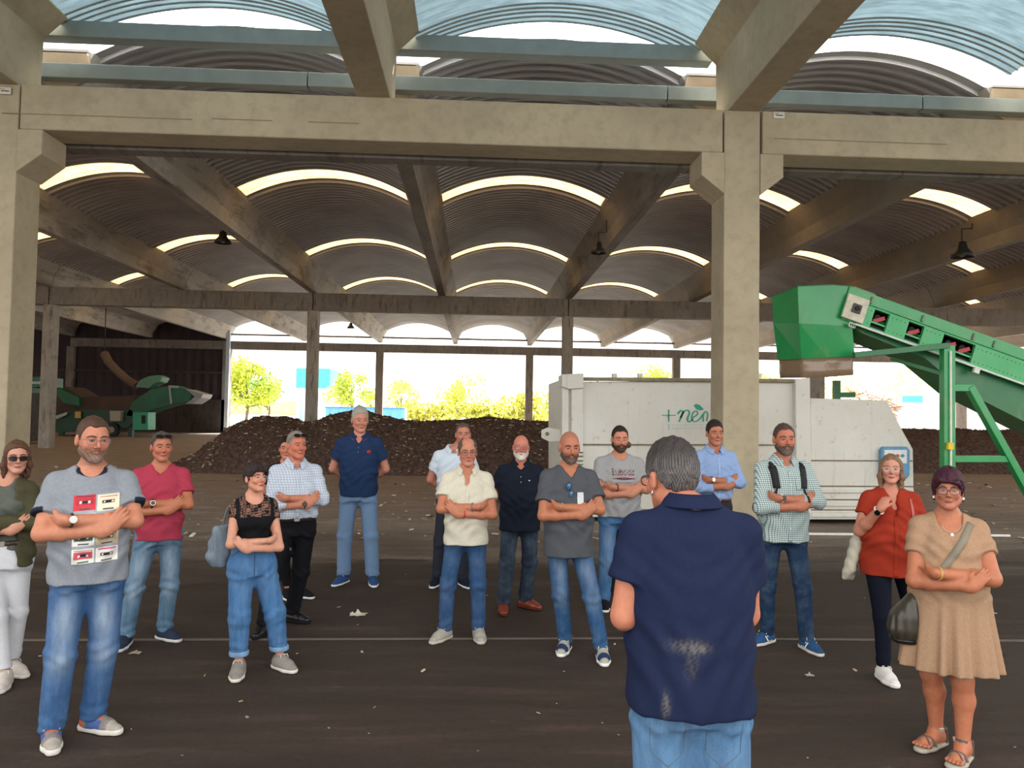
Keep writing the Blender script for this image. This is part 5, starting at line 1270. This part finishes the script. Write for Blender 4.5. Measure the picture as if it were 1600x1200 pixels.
P.append(sp('cassette',138,[(80,1166,30),(156,1143,72)],650,'man with glasses in a grey cassette print T-shirt, arms crossed',rz=24,yaw=18,tilt=2,nod=4,w=.99,belly=.035,skin='bd7e63',face='ba7b63',
 hair=dict(t=.006,front=.060,rec=.018,amp=.001),haircol='4a352a',stubble=.35,stc='5a4438',beard=dict(t=.0035,c='6e5242',c2='8a7668'),glasses=dict(rim='6f7684',w=.025,h=.0165,thick=.0012),
 top=dict(c='858b94',hem=.855,sleeve=.66,trim='1f2634',ease=.03,slv=.010,prints=[dict(box=(-.075,.140,.975,1.335),nx=60,nz=90,col=cmap(CASS),shear=.012)]),pants=dict(c='3a5f8e',fade=.75,r=(.095,.075,.066),details=1),dz=.035,
 shoe=SNK('7f7a78',panels=[(-.2,-.02,.02,.2,'c4603c'),(.0,.09,.02,.075,'4a5f96'),(.02,.08,.078,.2,'c4603c'),(.13,.3,0,.2,'a39c94')],sole='d6d2ca',th=.034),watch=[(1,.90,'3a2f28',('b8b6b0','d8d8d4'))],arm=1.06))
P.append(sp('red',246,[(192,1012,8),(263,1000,60)],674,'man in a crimson V neck T-shirt and faded jeans, arms crossed',rz=20,yaw=14,w=1.0,belly=.01,skin='b27052',face='b26e54',jaw=.98,
 hair=dict(t=.006,front=.064,rec=.012,amp=.001),haircol='3a3230',hair2='5c5450',stubble=.12,top=dict(c='a53a4e',hem=.86,sleeve=.62,v=.055,neck='v',ease=.024,slv=.006),pants=dict(c='5f7f98',fade=.6,r=(.092,.07,.062),amp=.009,details=1),
 shoe=SNK('2b3648',stripe='e6e6e4',ns=1,sole='cfd0ce'),watch=[(1,.82,'1c1c1e',('c8c6c0','1a1a1c'))],sunglasses=dict(label='black sunglasses pushed up on the hair of the man in the crimson T-shirt')))
P.append(sp('lace',394,[(371,1058,8),(444,1047,52)],722,'short haired woman in a black lace top and high blue jeans, arms crossed',rz=24,yaw=26,nod=-8,fem=1,w=.98,skin='cb927a',face='c98c74',mir=1,dz=-.055,
 hair=dict(t=.013,front=.058,fringe=1,burn=.012,amp=.003,nape=-.045,up=.008),haircol='1c1618',hair2='382c2c',glasses=dict(rim='c8a8a0',w=.024,h=.014,thick=.0009),
 top=dict(c='15161a',name='lace_top',hem=1.01,sleeve=.34,neck='scoop',nd=.004,ease=.002,fit=1,slv=.004,amp=.002,stain=lace),pants=dict(c='4a76a6',hem=.135,r=(.104,.085,.066),top=1.055,cuff='7fa2c4',details=1),shoe=SNK('8b8480',sole='d8d2c8',lace='e8e4dc'),arm=.95))
P.append(sp('check5',458,[(408,993,-10),(463,972,70)],673,'grey haired man in a pale checked shirt and black trousers, arms crossed',rz=20,yaw=18,w=1.03,belly=.045,skin='ba7960',face='bc7059',fat=.004,
 hair=dict(t=.006,front=.070,rec=.018),haircol='6f665e',hair2='8f8880',browcol='6a5a50',top=dict(c='c3cdda',mat=CK1,hem=.985,long=.45,neck='collar',ease=.02,placket='full',gap=20),pants=dict(c='15161b',mat=CLOTH,r=(.095,.075,.066),top=1.0,belt='3a3228'),
 shoe=dict(kind='leather',c='17161a',sole='1c1c1c'),watch=[(-1,.93,'151515',('151515','202024'))],sunglasses=dict(label='dark sunglasses on the grey hair of the man in the pale checked shirt')))
P.append(sp('hidden6',443,[(474,934,60),(450,936,20)],682,'dark haired person almost hidden behind the man in a pale checked shirt',rz=10,w=.85,skin='ba7960',hair=dict(t=.010,front=.062),haircol='181414',top=dict(c='1a1c22',hem=.86,sleeve=.6),pants=dict(c='14151a',mat=CLOTH,r=(.08,.062,.05),hem=.12),shoe=SNK('1b1b1e',sole='e8e6e2'),pose='back'))
P.append(sp('navy',557,[(532,913,-22),(583,914,14)],635,'tall grey haired man in a navy polo with red flower emblem, hands behind back',rz=4,yaw=18,nod=6,w=1.02,belly=.015,skin='c0836e',face='c0816c',pose='back',
 hair=dict(t=.007,front=.064,amp=.002,up=.006),haircol='8b8880',hair2='a8a59c',browcol='7a6a60',top=dict(c='1f3354',hem=.87,sleeve=.64,trim='b0504a',trw=.008,neck='collar',collar='1f3354',tip='b8604c',btn='8a8f98',placket='short',v=.05,ease=.022,slv=.008,
 prints=[dict(name='emblem',box=(.075,.125,1.285,1.335),nx=26,nz=26,col=None)]),pants=dict(c='6d88aa',mat=CLOTH,r=(.088,.072,.068),hem=.09,amp=.005),shoe=SNK('2f4d7c',sole='e8e6e2',laces=1,lace='e0e0dc')))
P.append(sp('white8',706,[(680,916,-15),(727,917,25)],660,'man in a pale bluish polo, standing behind the man in a cream polo',rz=0,yaw=4,w=1.0,hx=.09,skin='ba7c65',pose='back',hair=dict(t=.005,front=.072,rec=.02,amp=.001),haircol='4a3a32',hair2='6a5a50',stubble=.1,
 top=dict(c='c9d6e4',hem=.93,sleeve=.6,neck='collar',ease=.02,gap=20),pants=dict(c='2c303a',mat=CLOTH,r=(.085,.066,.056)),shoe=SNK('1b2230',sole='e2e4e6')))
P.append(sp('cream9',727,[(689,1001,-35),(749,1000,8)],683,'balding man with glasses in a cream polo and blue jeans, arms crossed',rz=2,yaw=6,nod=3,w=1.0,belly=.025,skin='b67459',face='ba7b63',mir=1,dz=-.005,
 hair=dict(t=.011,front=.06,bald=1,amp=.002,burn=.01,nape=-.07),haircol='3a302c',hair2='6a6058',glasses=dict(rim='4a3a3a',w=.026,h=.016),top=dict(c='cbc6b4',hem=.83,sleeve=.62,neck='collar',v=.10,gap=34,placket='short',ease=.026,slv=.012,collar='cbc6b4',plc='cbc6b4'),
 pants=dict(c='2f4f78',r=(.088,.068,.060),details=1),shoe=SNK('a09c92',sole='b8b4aa',lace='b4b0a6'),watch=[(-1,.80,'6b7480',None),(1,.82,'c8342f',None)]))
P.append(sp('black10',811,[(786,958,-2),(827,951,55)],679,'white bearded man in pink tinted glasses and a black polo, hands behind back',rz=-2,yaw=0,w=1.06,belly=.04,skin='b6725b',face='bd7965',pose='back',scalp=0,
 beard=dict(t=.008,c='b8aea6',c2='dcd6cf'),browcol='8a7a70',glasses=dict(rim='a0605a',kind='dark',lens='9a5a54',w=.024,h=.013),top=dict(c='171d2a',hem=.80,sleeve=.66,neck='collar',v=.05,gap=28,placket='short',ease=.028,slv=.012,prints=[dict(name='emblem',box=(.075,.09,1.30,1.31),nx=4,nz=4,col=uni('c8ccc8') if False else (lambda U,V:np.tile(np.array(srgb('c8ccc8')),(len(U),1))))]),
 pants=dict(c='28323f',r=(.092,.074,.068),amp=.008),shoe=dict(kind='leather',c='7a3524',sole='5a2c20')))
P.append(sp('bald11',887,[(881,1019,-20),(942,1033,-2)],673,'bald man with a short beard in a dark grey washed T-shirt, arms crossed',rz=4,yaw=2,nod=6,w=1.02,belly=.01,skin='ab6d50',face='af7057',scalp=.25,
 beard=dict(t=.004,c='43342a',c2='6f6054'),browt=1.2,top=dict(c='4c4f55',hem=.78,sleeve=.66,neck='v',v=.06,ease=.028,slv=.012),pants=dict(c='2f557e',r=(.085,.066,.056),fade=.3,details=1),shoe=SNK('a8a89c',panels=[(-.02,.06,.02,.07,'2a3656'),(.11,.16,.02,.2,'2a3656')],sole='e6e4de',lace='e0dccc'),watch=[(1,.93,'9c9484',None)]))
P.append(sp('grey12',966,[(944,952,-6),(986,950,12)],665,'bearded man in a light grey T-shirt with dark red lettering, arms crossed',rz=2,yaw=-2,nod=5,closed=1,w=1.10,belly=.03,skin='ba7d63',face='bd7e67',fat=.004,
 hair=dict(t=.006,front=.072,rec=.016,amp=.001),haircol='2c221e',beard=dict(t=.005,c='33261f',c2='4a382e'),top=dict(c='979798',hem=.885,sleeve=.60,ease=.026,slv=.010,prints=[dict(box=(-.10,.11,1.285,1.345),nx=90,nz=22,col=None),dict(box=(-.10,.11,1.235,1.275),nx=90,nz=20,col=None),dict(box=(-.08,.08,1.215,1.219),nx=20,nz=3,col=(lambda U,V:np.tile(np.array(srgb('5a5a60')),(len(U),1))))]),
 pants=dict(c='3f6a98',r=(.088,.07,.058),fade=.3),shoe=SNK('17181c',sole='d8d8d6'),watch=[(1,.88,'5a2f2a',None)]))
P.append(sp('bun12',966,[(958,925,0),(976,925,10)],677,'person with a brown hair bun almost hidden behind the man in light grey T-shirt',rz=0,w=.8,fem=1,skin='ba7960',hair=dict(t=.010,front=.062,bob=0),haircol='5a4032',bun=(.090,-.02,.0),top=dict(c='3a3c44',hem=.88,sleeve=.5),pants=dict(c='20242c',mat=CLOTH,r=(.08,.062,.05)),shoe=SNK('22252b',sole='3a3a3a'),pose='back'))
P.append(sp('blue14',1115,[(1100,938,-10),(1140,938,12)],656,'dark haired man in a light blue button shirt, standing before the concrete column',rz=2,yaw=0,w=.98,skin='ab6d52',face='b27459',jaw=.94,hair=dict(t=.007,front=.060,amp=.0015,up=.006),haircol='2c221e',stubble=.08,
 top=dict(c='8ba4cf',hem=.985,long=.5,neck='collar',gap=24,v=.02,placket='full',ease=.02,plc='93abd4'),pants=dict(c='2a2d36',mat=CLOTH,top=1.0,belt='5a2a20'),shoe=dict(kind='leather',c='3a2a22',sole='222222'),watch=[(1,.93,'2a2624',('d8d4cc','e8e4dc'))]))
P.append(sp('check15',1224,[(1192,1006,-58),(1267,1018,10)],661,'bearded man in a green checked shirt with a black backpack, arms crossed, dark jeans',rz=-2,yaw=-4,w=1.02,belly=.01,skin='af6f56',face='b26d56',
 hair=dict(t=.005,front=.070,rec=.012,amp=.0015),haircol='3d2e28',hair2='55463e',beard=dict(t=.005,c='443830',c2='71665c'),top=dict(c='a8b8b8',mat=CK2,amp=.002,hem=.83,long=.42,neck='collar',gap=26,v=.03,placket='full',ease=.024,pocket=(.04,1.34,.09,.1)),
 pants=dict(c='1f3550',r=(.086,.066,.056),details=1),shoe=SNK('2c5078',stripe='e8e8e6',sole='d6cfc2',laces=1),watch=[(1,.93,'d8d4cc',('1a1a1a','101014'))]))
P.append(sp('redblouse',1392,[(1386,1066,-4),(1437,1040,10)],709,'fair haired woman with glasses in a rust red blouse, hand raised to her shoulder',rz=-16,yaw=-12,nod=-5,fem=1,w=1.12,belly=.035,skin='ba7c67',face='c18773',pose='strap',
 hair=dict(t=.008,front=.078,long=-.15,amp=.0022),haircol='8a7058',hair2='5c4636',glasses=dict(rim='d8d2c8',w=.026,h=.016,thick=.001),top=dict(c='93301f',name='blouse',hem=.785,sleeve=.50,neck='v',v=.13,ease=.030,slv=.010,placket='full',plc='93301f',btn='7a2018',fit=0),
 pants=dict(c='0e1220',mat=CLOTH,r=(.098,.066,.050),hem=.09,amp=.003),shoe=SNK('dcdad6',sole='e6e4e0',lace='e8e6e2',th=.032),watch=[(-1,.90,'e2ded8',('1c1c1e','141416'))],arm=1.2))
P.append(sp('dress17',1482,[(1455,1168,-62),(1500,1192,-50)],733,'dark plum haired woman in a knee length beige dress and grey sandals',rz=-24,yaw=-8,nod=-2,fem=1,w=1.08,belly=.06,skin='b27052',face='af7159',bare=True,dz=-.03,neck=1.12,fat=.006,
 hair=dict(t=.022,front=.056,fringe=1,burn=.02,amp=.0035,nape=-.085,up=.006,bob=1),haircol='2a141e',hair2='4a2434',glasses=dict(rim='3a3434',w=.027,h=.019,thick=.0016),top=dict(c='a3846a',name='dress',hem=.5,skirt=.535,flare=.055,sleeve=.52,neck='scoop',nd=.03,ease=.018,slv=.003),
 shoe=dict(kind='sandal',c='77706e',sole='a9a294'),watch=[(1,.93,'c9a25a',None)],arm=1.28,leg=1.1))
P.append(sp('left1',4,[(4,1075,20),(24,1055,60)],688,'woman in dark sunglasses, olive jacket and white trousers, arms crossed',rz=22,yaw=14,fem=1,w=.98,skin='c08971',face='c18c78',hx=.055,
 hair=dict(t=.010,front=.064,amp=.002,long=-.15),haircol='3a2822',hair2='6a4c38',glasses=dict(rim='2a2220',kind='dark',lens='1c1614',w=.028,h=.018),top=dict(c='5a5f58',hem=.965,sleeve=.3,neck='crew',ease=.008,fit=1),pants=dict(c='cfd2d8',mat=CLOTH,r=(.094,.068,.052),top=1.03,hem=.11,amp=.003,belt='3a2a22'),shoe=SNK('c8c0b8',sole='d8d4cc',lace='d8d4cc')))
P.append(dict(id='foreman',X=at(1078,900,2.46).x,Y=2.46,H=0,hdrop=.08,headfwd=.045,nod=8,hx=.055,hs=.93,feet=[(1030,1530,172),(1140,1530,188)],label='grey haired man seen from behind in a stained navy polo, addressing the group',rz=176,yaw=22,w=.98,arms={-1:[(-.19,-.05,1.12),(-.08,-.30,1.13)]},belly=.05,skin='c07c62',pose='front',
 hair=dict(t=.014,front=.06,amp=.003,nape=-.062,up=.004,burn=.01),haircol='2e2a29',hair2='747170',greyside=1,glasses=dict(rim='1c1c20'),top=dict(c='1b2440',hem=.855,sleeve=.58,neck='collar',amp=.003,ease=.029,slv=.014,gap=22,collar='1b2440',stain=mudstain),pants=dict(c='5c84ac',r=(.100,.08,.07),top=.93),shoe=SNK('55555a')))
def flower(U,V):
    c=np.tile(np.array(srgb('c8452e')),(len(U),1)); r=np.hypot(U-.5,V-.5); c[r<.13]=srgb('8a2a20'); return c
def fa(U,V):
    a=np.arctan2(V-.5,U-.5); r=np.hypot(U-.5,(V-.5)*1.25); return (r<.34+.13*np.cos(a*7)).astype(float)
flower.alpha=fa
def glyph(rows_):
    # letter forms on a small cell grid: '#' inked
    A_=np.array([[ch=='#' for ch in r_] for r_ in rows_])[::-1]
    def al(U,V): 
        i=np.clip((V*A_.shape[0]).astype(int),0,A_.shape[0]-1); j=np.clip((U*A_.shape[1]).astype(int),0,A_.shape[1]-1); return A_[i,j].astype(float)
    return al
def ink(U,V): return np.tile(np.array(srgb('6b2632')),(len(U),1))
F5={'B':['###.','#..#','###.','#..#','###.'],'o':['....','.##.','#..#','#..#','.##.'],'u':['....','#..#','#..#','#..#','.###'],'e':['.##.','#..#','####','#...','.###'],'n':['....','###.','#..#','#..#','#..#'],'c':['....','.###','#...','#...','.###'],'i':['.#..','....','.#..','.#..','.#..'],'a':['....','.###','#..#','#..#','.###'],'l':['.#..','.#..','.#..','.#..','.##.'],'s':['....','.###','.#..','..#.','###.']}
def word(wd): return ['.'.join(F5[ch][r_] for ch in wd) for r_ in range(5)]
def txt(U,V): return ink(U,V)
txt.alpha=glyph(word('Bouencials'))
def orn(U,V): return ink(U,V)
orn.alpha=lambda U,V: ((np.abs(V-.5-.28*np.sin(U*38)*np.exp(-((U-.5)/.28)**2))<.09)|(np.abs(V-.5+.28*np.sin(U*38)*np.exp(-((U-.5)/.28)**2))<.08)|((np.abs(V-.45)<.06))).astype(float)
for q in P:
    if q['id']=='navy': q['top']['prints'][0]['col']=flower
    if q['id']=='grey12': q['top']['prints'][0]['col']=txt; q['top']['prints'][1]['col']=orn
    if q['id']=='foreman': q['H']=at(1050,684,2.46).z+.07
import os
ONLY=None
for q in P:
    if ONLY is None or q['id'] in ONLY: person(q)
# ================================================================== THINGS CARRIED
def wmat(i): return Matrix.Translation(i['root'].location)@Matrix.Rotation(i['rz'],4,'Z')
def prop(i,anchor,name,label,cat):
    a=Vector(anchor); return empty(name,wmat(i)@a,i['rz'],label=label,cat=cat),a
def pbuild(mb,name,mat,par,a,smooth=True,**k):
    mb.v=[(v[0]-a[0],v[1]-a[1],v[2]-a[2]) for v in mb.v]; return mb.build(name,mat,par,smooth,**k)
def vbuild(v,name,mat,par,a,col,relax=1):
    for q in range(3): v.ax[q]=v.ax[q]-a[q]
    return v.build(name,mat,par,col,relax)
def shift(o,a):
    for v in o.data.vertices: v.co-=Vector(a)
def strip(i,pts,w,off=.006,sign=-1):
    """strap that follows the surface of the clothes"""
    V=[];tv=i['tv']; n=len(pts)
    for k,(x,z) in enumerate(pts):
        x0,z0=pts[max(k-1,0)];x1,z1=pts[min(k+1,n-1)]; d=Vector((x1-x0,z1-z0)).normalized(); nn=Vector((-d.y,d.x))*w/2
        for q in (-1,1):
            X,Z=x+nn.x*q,z+nn.y*q; y=float(tv.surf_y(X,Z,sign)[0]); 
            if y!=y: y=V[-2][1] if len(V)>2 else -.08
            V.append((X,y+sign*off,Z))
    m=MB(); m.add(V,[(2*k,2*k+1,2*k+3,2*k+2) for k in range(n-1)]); return m
def thick(o,t): md=o.modifiers.new('s','SOLIDIFY'); md.thickness=t; md.offset=0; return o
def curve(p0,p1,p2,n=12): return [tuple(Vector(p0)*(1-t)**2+Vector(p1)*2*t*(1-t)+Vector(p2)*t*t) for t in [k/n for k in range(n+1)]]
BW=plain('webbing_black','17181c',.8)
# backpack
if 'check15' in PEOPLE:
    i=PEOPLE['check15']; s=i['s']; e,a=prop(i,(0,.16,1.0*s),'backpack','black backpack worn by the bearded man in the green checked shirt','backpack')
    v=Vol((-.2,.08,.93*s),(.2,.36,1.48*s),.011); v.loft([(.97*s,0,.21,.13,.075),(1.1*s,0,.22,.15,.09),(1.3*s,0,.21,.145,.08),(1.40*s,0,.19,.12,.06)],n=3.2); vbuild(v,'pack',CLOTH,e,a,uni('17191f'))
    for k in (-1,1):
        pts=[(k*(.118-.012*t),s*(1.415-.165*t)) for t in np.linspace(0,1,9)]; thick(pbuild(strip(i,pts,.052),'shoulder_strap',BW,e,a),.012)
        pbuild(MB().tube(curve((k*.118,-.085,1.405*s),(k*.12,.0,1.475*s),(k*.11,.13,1.36*s)),.017,8),'strap_top',BW,e,a)
        pts=[(k*(.106+.02*t),s*(1.25-.10*t)) for t in np.linspace(0,1,6)]; thick(pbuild(strip(i,pts,.016),'webbing',BW,e,a),.004)
    for k in (-1,1):
        E0=i['A'][k][1]; v=Vol(E0-.09,E0+.09,.007); v.ell(E0+np.array((k*.028,.014,-.005)),(.034,.05,.052)); v.build('elbow_patch',CLOTH,i['root'],uni('1c2436'))
# denim bag of the woman in lace
if 'lace' in PEOPLE:
    i=PEOPLE['lace']; s=i['s']; e,a=prop(i,(-.215,.13,.86*s),'denim_bag','grey denim bag hanging behind the short haired woman in black lace','bag')
    v=Vol((-.36,.0,.82*s),(-.06,.26,1.30*s),.0075); v.loft([(.87*s,-.21,.13,.05,.04),(.95*s,-.215,.13,.078,.055),(1.08*s,-.20,.13,.074,.05),(1.22*s,-.19,.12,.05,.035)],n=2.6); v.fold(lambda x,y,z:.004*np.sin(z*60+x*40)); vbuild(v,'bag_body',DENIM,e,a,uni('7d8a96'))
    pbuild(MB().tube(curve((-.19,.12,1.2*s),(-.17,.10,1.38*s),(-.12,.05,1.435*s)),.007,8),'strap',plain('bag_strap_grey','6b747c',.8),e,a)
# tote of the woman in the red blouse
if 'redblouse' in PEOPLE:
    i=PEOPLE['redblouse']; s=i['s']; e,a=prop(i,(-.245,.06,.80*s),'canvas_tote','off white canvas tote hanging under the arm of the woman in the red blouse','bag')
    v=Vol((-.42,-.10,.68*s),(-.08,.26,1.2*s),.0075)
    for p0,p1,r0,r1 in (((-.30,.05,.73*s),(-.225,.05,1.02*s),.022,.03),((-.25,.08,.74*s),(-.20,.08,1.06*s),.03,.035),((-.265,.02,.80*s),(-.21,.02,1.05*s),.03,.03)): v.cap(p0,p1,r0,r1,k=.05)
    v.fold(lambda x,y,z:.003*np.sin(z*70+x*60)); vbuild(v,'bag_body',CLOTH,e,a,uni('bdb8a8'))
    pbuild(MB().tube(curve((-.205,.05,1.05*s),(-.17,.0,1.30*s),(-.11,-.05,1.40*s)),.006,8),'strap',plain('tote_strap','d8d2c4',.8),e,a)
    pbuild(MB().tube(curve((-.215,.09,1.05*s),(-.18,.10,1.30*s),(-.115,.05,1.41*s)),.006,8),'strap',MATS['tote_strap'],e,a)
    pts=[(.115-.005*t,s*(1.40-.13*t)) for t in np.linspace(0,1,6)]; o=thick(strip(i,pts,.018).build('pink_strap',plain('strap_pink','b8605e',.7),i['root'],True),.003)
# handbag of the woman in the beige dress
if 'dress17' in PEOPLE:
    i=PEOPLE['dress17']; s=i['s']; e,a=prop(i,(-.21,-.02,.70*s),'leather_handbag','dark olive grey leather handbag hanging at the hip of the woman in the beige dress','handbag')
    bx=-.215
    v=Vol((-.40,-.20,.62*s),(-.03,.16,1.10*s),.007); v.loft([(.68*s,bx,-.02,.065,.075),(.74*s,bx,-.02,.095,.10),(.84*s,bx+.01,-.02,.085,.095),(.94*s,bx+.04,-.03,.045,.06),(1.0*s,bx+.06,-.03,.028,.035)],n=2.4)
    v.fold(lambda x,y,z:.004*np.sin(np.arctan2(y+.02,x-bx)*13+z*8)*np.clip((1.0*s-z)/.2,0.3,1)); vbuild(v,'bag_body',SHINY,e,a,uni('3b372e'))
    v=Vol((-.38,-.18,.62*s),(-.04,.14,.80*s),.008); v.loft([(.665*s,bx,-.02,.07,.08),(.70*s,bx,-.02,.088,.095)],n=2.4); vbuild(v,'bag_base',SHINY,e,a,uni('1c1b1a'))
    pbuild(MB().tube([(bx+.06,-.07+.018*cos(t),1.0*s+.018*sin(t)) for t in np.linspace(0,2*pi,14)[:-1]],.004,6,close=True),'ring',plain('dark_ring','6b675c',.3,.7),e,a)
    pts=[(-.15+.25*t,s*(1.03+.40*t-.02*sin(pi*t))) for t in np.linspace(0,1,22)]
    thick(pbuild(strip(i,pts,.034,.008),'strap',plain('strap_grey','837c6c',.8),e,a),.004)
    pbuild(MB().tube([(bx+.06,-.07,1.01*s),(-.15,float(np.nan_to_num(i['tv'].surf_y(-.15,1.03*s)[0],nan=-.1))-.01,1.035*s)],.008,8),'strap_end',MATS['strap_grey'],e,a)
    pend=MB().sph((0.0,-.105-.0,1.372*s),(.010,.005,.012)); y=-.115
    o=MB(); ch=[(.05*cos(t),-.062-.05*abs(sin(t))**.8,1.43*s-.055*abs(sin(t))**1.2*s) for t in np.linspace(0,pi,17)]; ch[8]=(0,ch[8][1],ch[8][2])
    nk=o.tube(ch,.0012,5).build('necklace',plain('silver_chain','d4cfc4',.3,.7),i['root'],True); MB().sph((0,ch[8][1]-.004,ch[8][2]-.012),(.009,.004,.010)).build('pendant',plain('pendant_pearl','e6e0d4',.25),nk,True)
    for k in (-1,1): q=i['hd'].w((k*.082,.006,-.048)); MB().sph(q,(.007,.007,.009)).build('earring',plain('pearl','ece8e0',.2),i['root'],True)
# earring of the man seen from behind
if 'foreman' in PEOPLE:
    i=PEOPLE['foreman']; 
    for k in (1,):
        c=Vector(i['hd'].w((k*.082,.008,-.044))); MB().tube([tuple(c+Vector((0,.009*cos(t),.009*sin(t)-.004))) for t in np.linspace(0,2*pi,13)[:-1]],.0017,6,close=True).build('earring',plain('silver','d8d6d0',.2,.8),i['root'],True)
if 'foreman' in PEOPLE:
    i=PEOPLE['foreman']; s=i['s']; pv=i['pv']
    for k in (-1,1):
        pts=[(.035,.855),(.035,.74),(.085,.70),(.14,.745),(.145,.85)]; V=[]
        for (x0,z0),(x1,z1) in zip(pts[:-1],pts[1:]):
            for t in np.linspace(0,1,7)[:-1]:
                x,z=k*(x0+(x1-x0)*t),(z0+(z1-z0)*t)*s; y=float(pv.surf_y(x,z,1)[0])
                if y==y: V.append((x,y+.001,z))
        if len(V)>3: MB().tube(V,.0014,5).build('pocket_seam',plain('seam_tan','5f7484',.8),i['root'],True)
# sunglasses hooked in the neckline
if 'bald11' in PEOPLE:
    i=PEOPLE['bald11']; s=i['s']; z0=1.335*s; y0=float(np.nan_to_num(i['tv'].surf_y(-.018,z0-.03)[0],nan=-.13))-.016
    e,a=prop(i,(-.02,y0,z0-.09),'sunglasses','blue lensed sunglasses hooked in the neckline of the bald man in the dark grey T-shirt','sunglasses')
    fr=MB()
    cs=[(-.030,y0,z0-.005),(-.012,y0,z0-.062)]
    for c in cs:
        fr.tube([(c[0]+.017*cos(t)+.004*sin(t),c[1],c[2]+.025*sin(t)) for t in np.linspace(0,2*pi,17)[:-1]],.0022,6,close=True)
    fr.tube([(-.026,y0,z0-.03),(-.018,y0,z0-.037)],.0025,6); fr.tube([(-.034,y0,z0+.022),(-.03,y0+.012,z0+.03),(-.02,y0+.02,z0-.06)],.002,6)
    f_=pbuild(fr,'frame',plain('dark_frame','17202a',.3),e,a)
    for c in cs: pbuild(MB().sph((c[0],c[1],c[2]),(.0165,.002,.024),14,8),'lens',plain('blue_lens','1f5f94',.1,spec=.9),f_,a)
    patch(i['tv'],i['root'],'white_patch',.035*s,.085*s,1.17*s,1.285*s,10,14,lambda U,V:np.tile(np.array(srgb('c8ccd0')),(len(U),1)),.006)
# open olive jacket of the woman at the left edge
if 'left1' in PEOPLE:
    i=PEOPLE['left1']; s=i['s']; v=Vol((-.36,-.32,.80*s),(.36,.26,1.5*s),.0085)
    rr=[(z if z>.83*s else .83*s,cx,cy,max(rx,.140*s)+.032,max(ry,.105*s)+.034) for z,cx,cy,rx,ry in i['R'] if z<1.44*s]; rr.append((1.46*s,0,.02,.08*s,.075*s)); v.loft(rr,k=.03)
    for k in (-1,1):
        S0,E0,W0=i['A'][k]; v.cap((k*.035*s,.026,1.45*s),(k*(i['shx']-.01),.012,1.394*s),.046*s,.054*s,k=.04); v.cap(S0,E0,.060*s,.056*s,k=.03); v.cap(E0,W0,.055*s,.045*s,k=.02,cut=.72)
    v.cap((0,.012,1.45*s),(0,-.02,1.6*s),.066*s,.066*s,k=.006,op='s')
    x,y,z=[v.ax[q].reshape([-1 if j==q else 1 for j in range(3)]) for q in range(3)]
    d=smax(np.abs(x)-.062-.03*np.clip((1.44*s-z)/.5,0,1),y+.02,.01); arm=np.full(v.V.shape,1.,dtype=np.float32)
    for k in (-1,1):
        S0,E0,W0=i['A'][k]; arm=np.minimum(arm,dcap(x,y,z,E0,E0+(W0-E0)*.72,.06*s,.055*s))
    v.V=smax(v.V,np.minimum(-d,arm+0*d)*1.0 if False else -np.maximum(d,-arm),.008).astype(np.float32)
    v.plane((0,0,.84*s),(0,0,-1),.004); v.fold(lambda x,y,z:.006*np.sin(x*50+z*30)*np.exp(-((z-.9*s)/.2)**2)+.004*np.sin(z*60+x*30)); v.build('jacket',CLOTH,i['root'],uni('4a4834'))
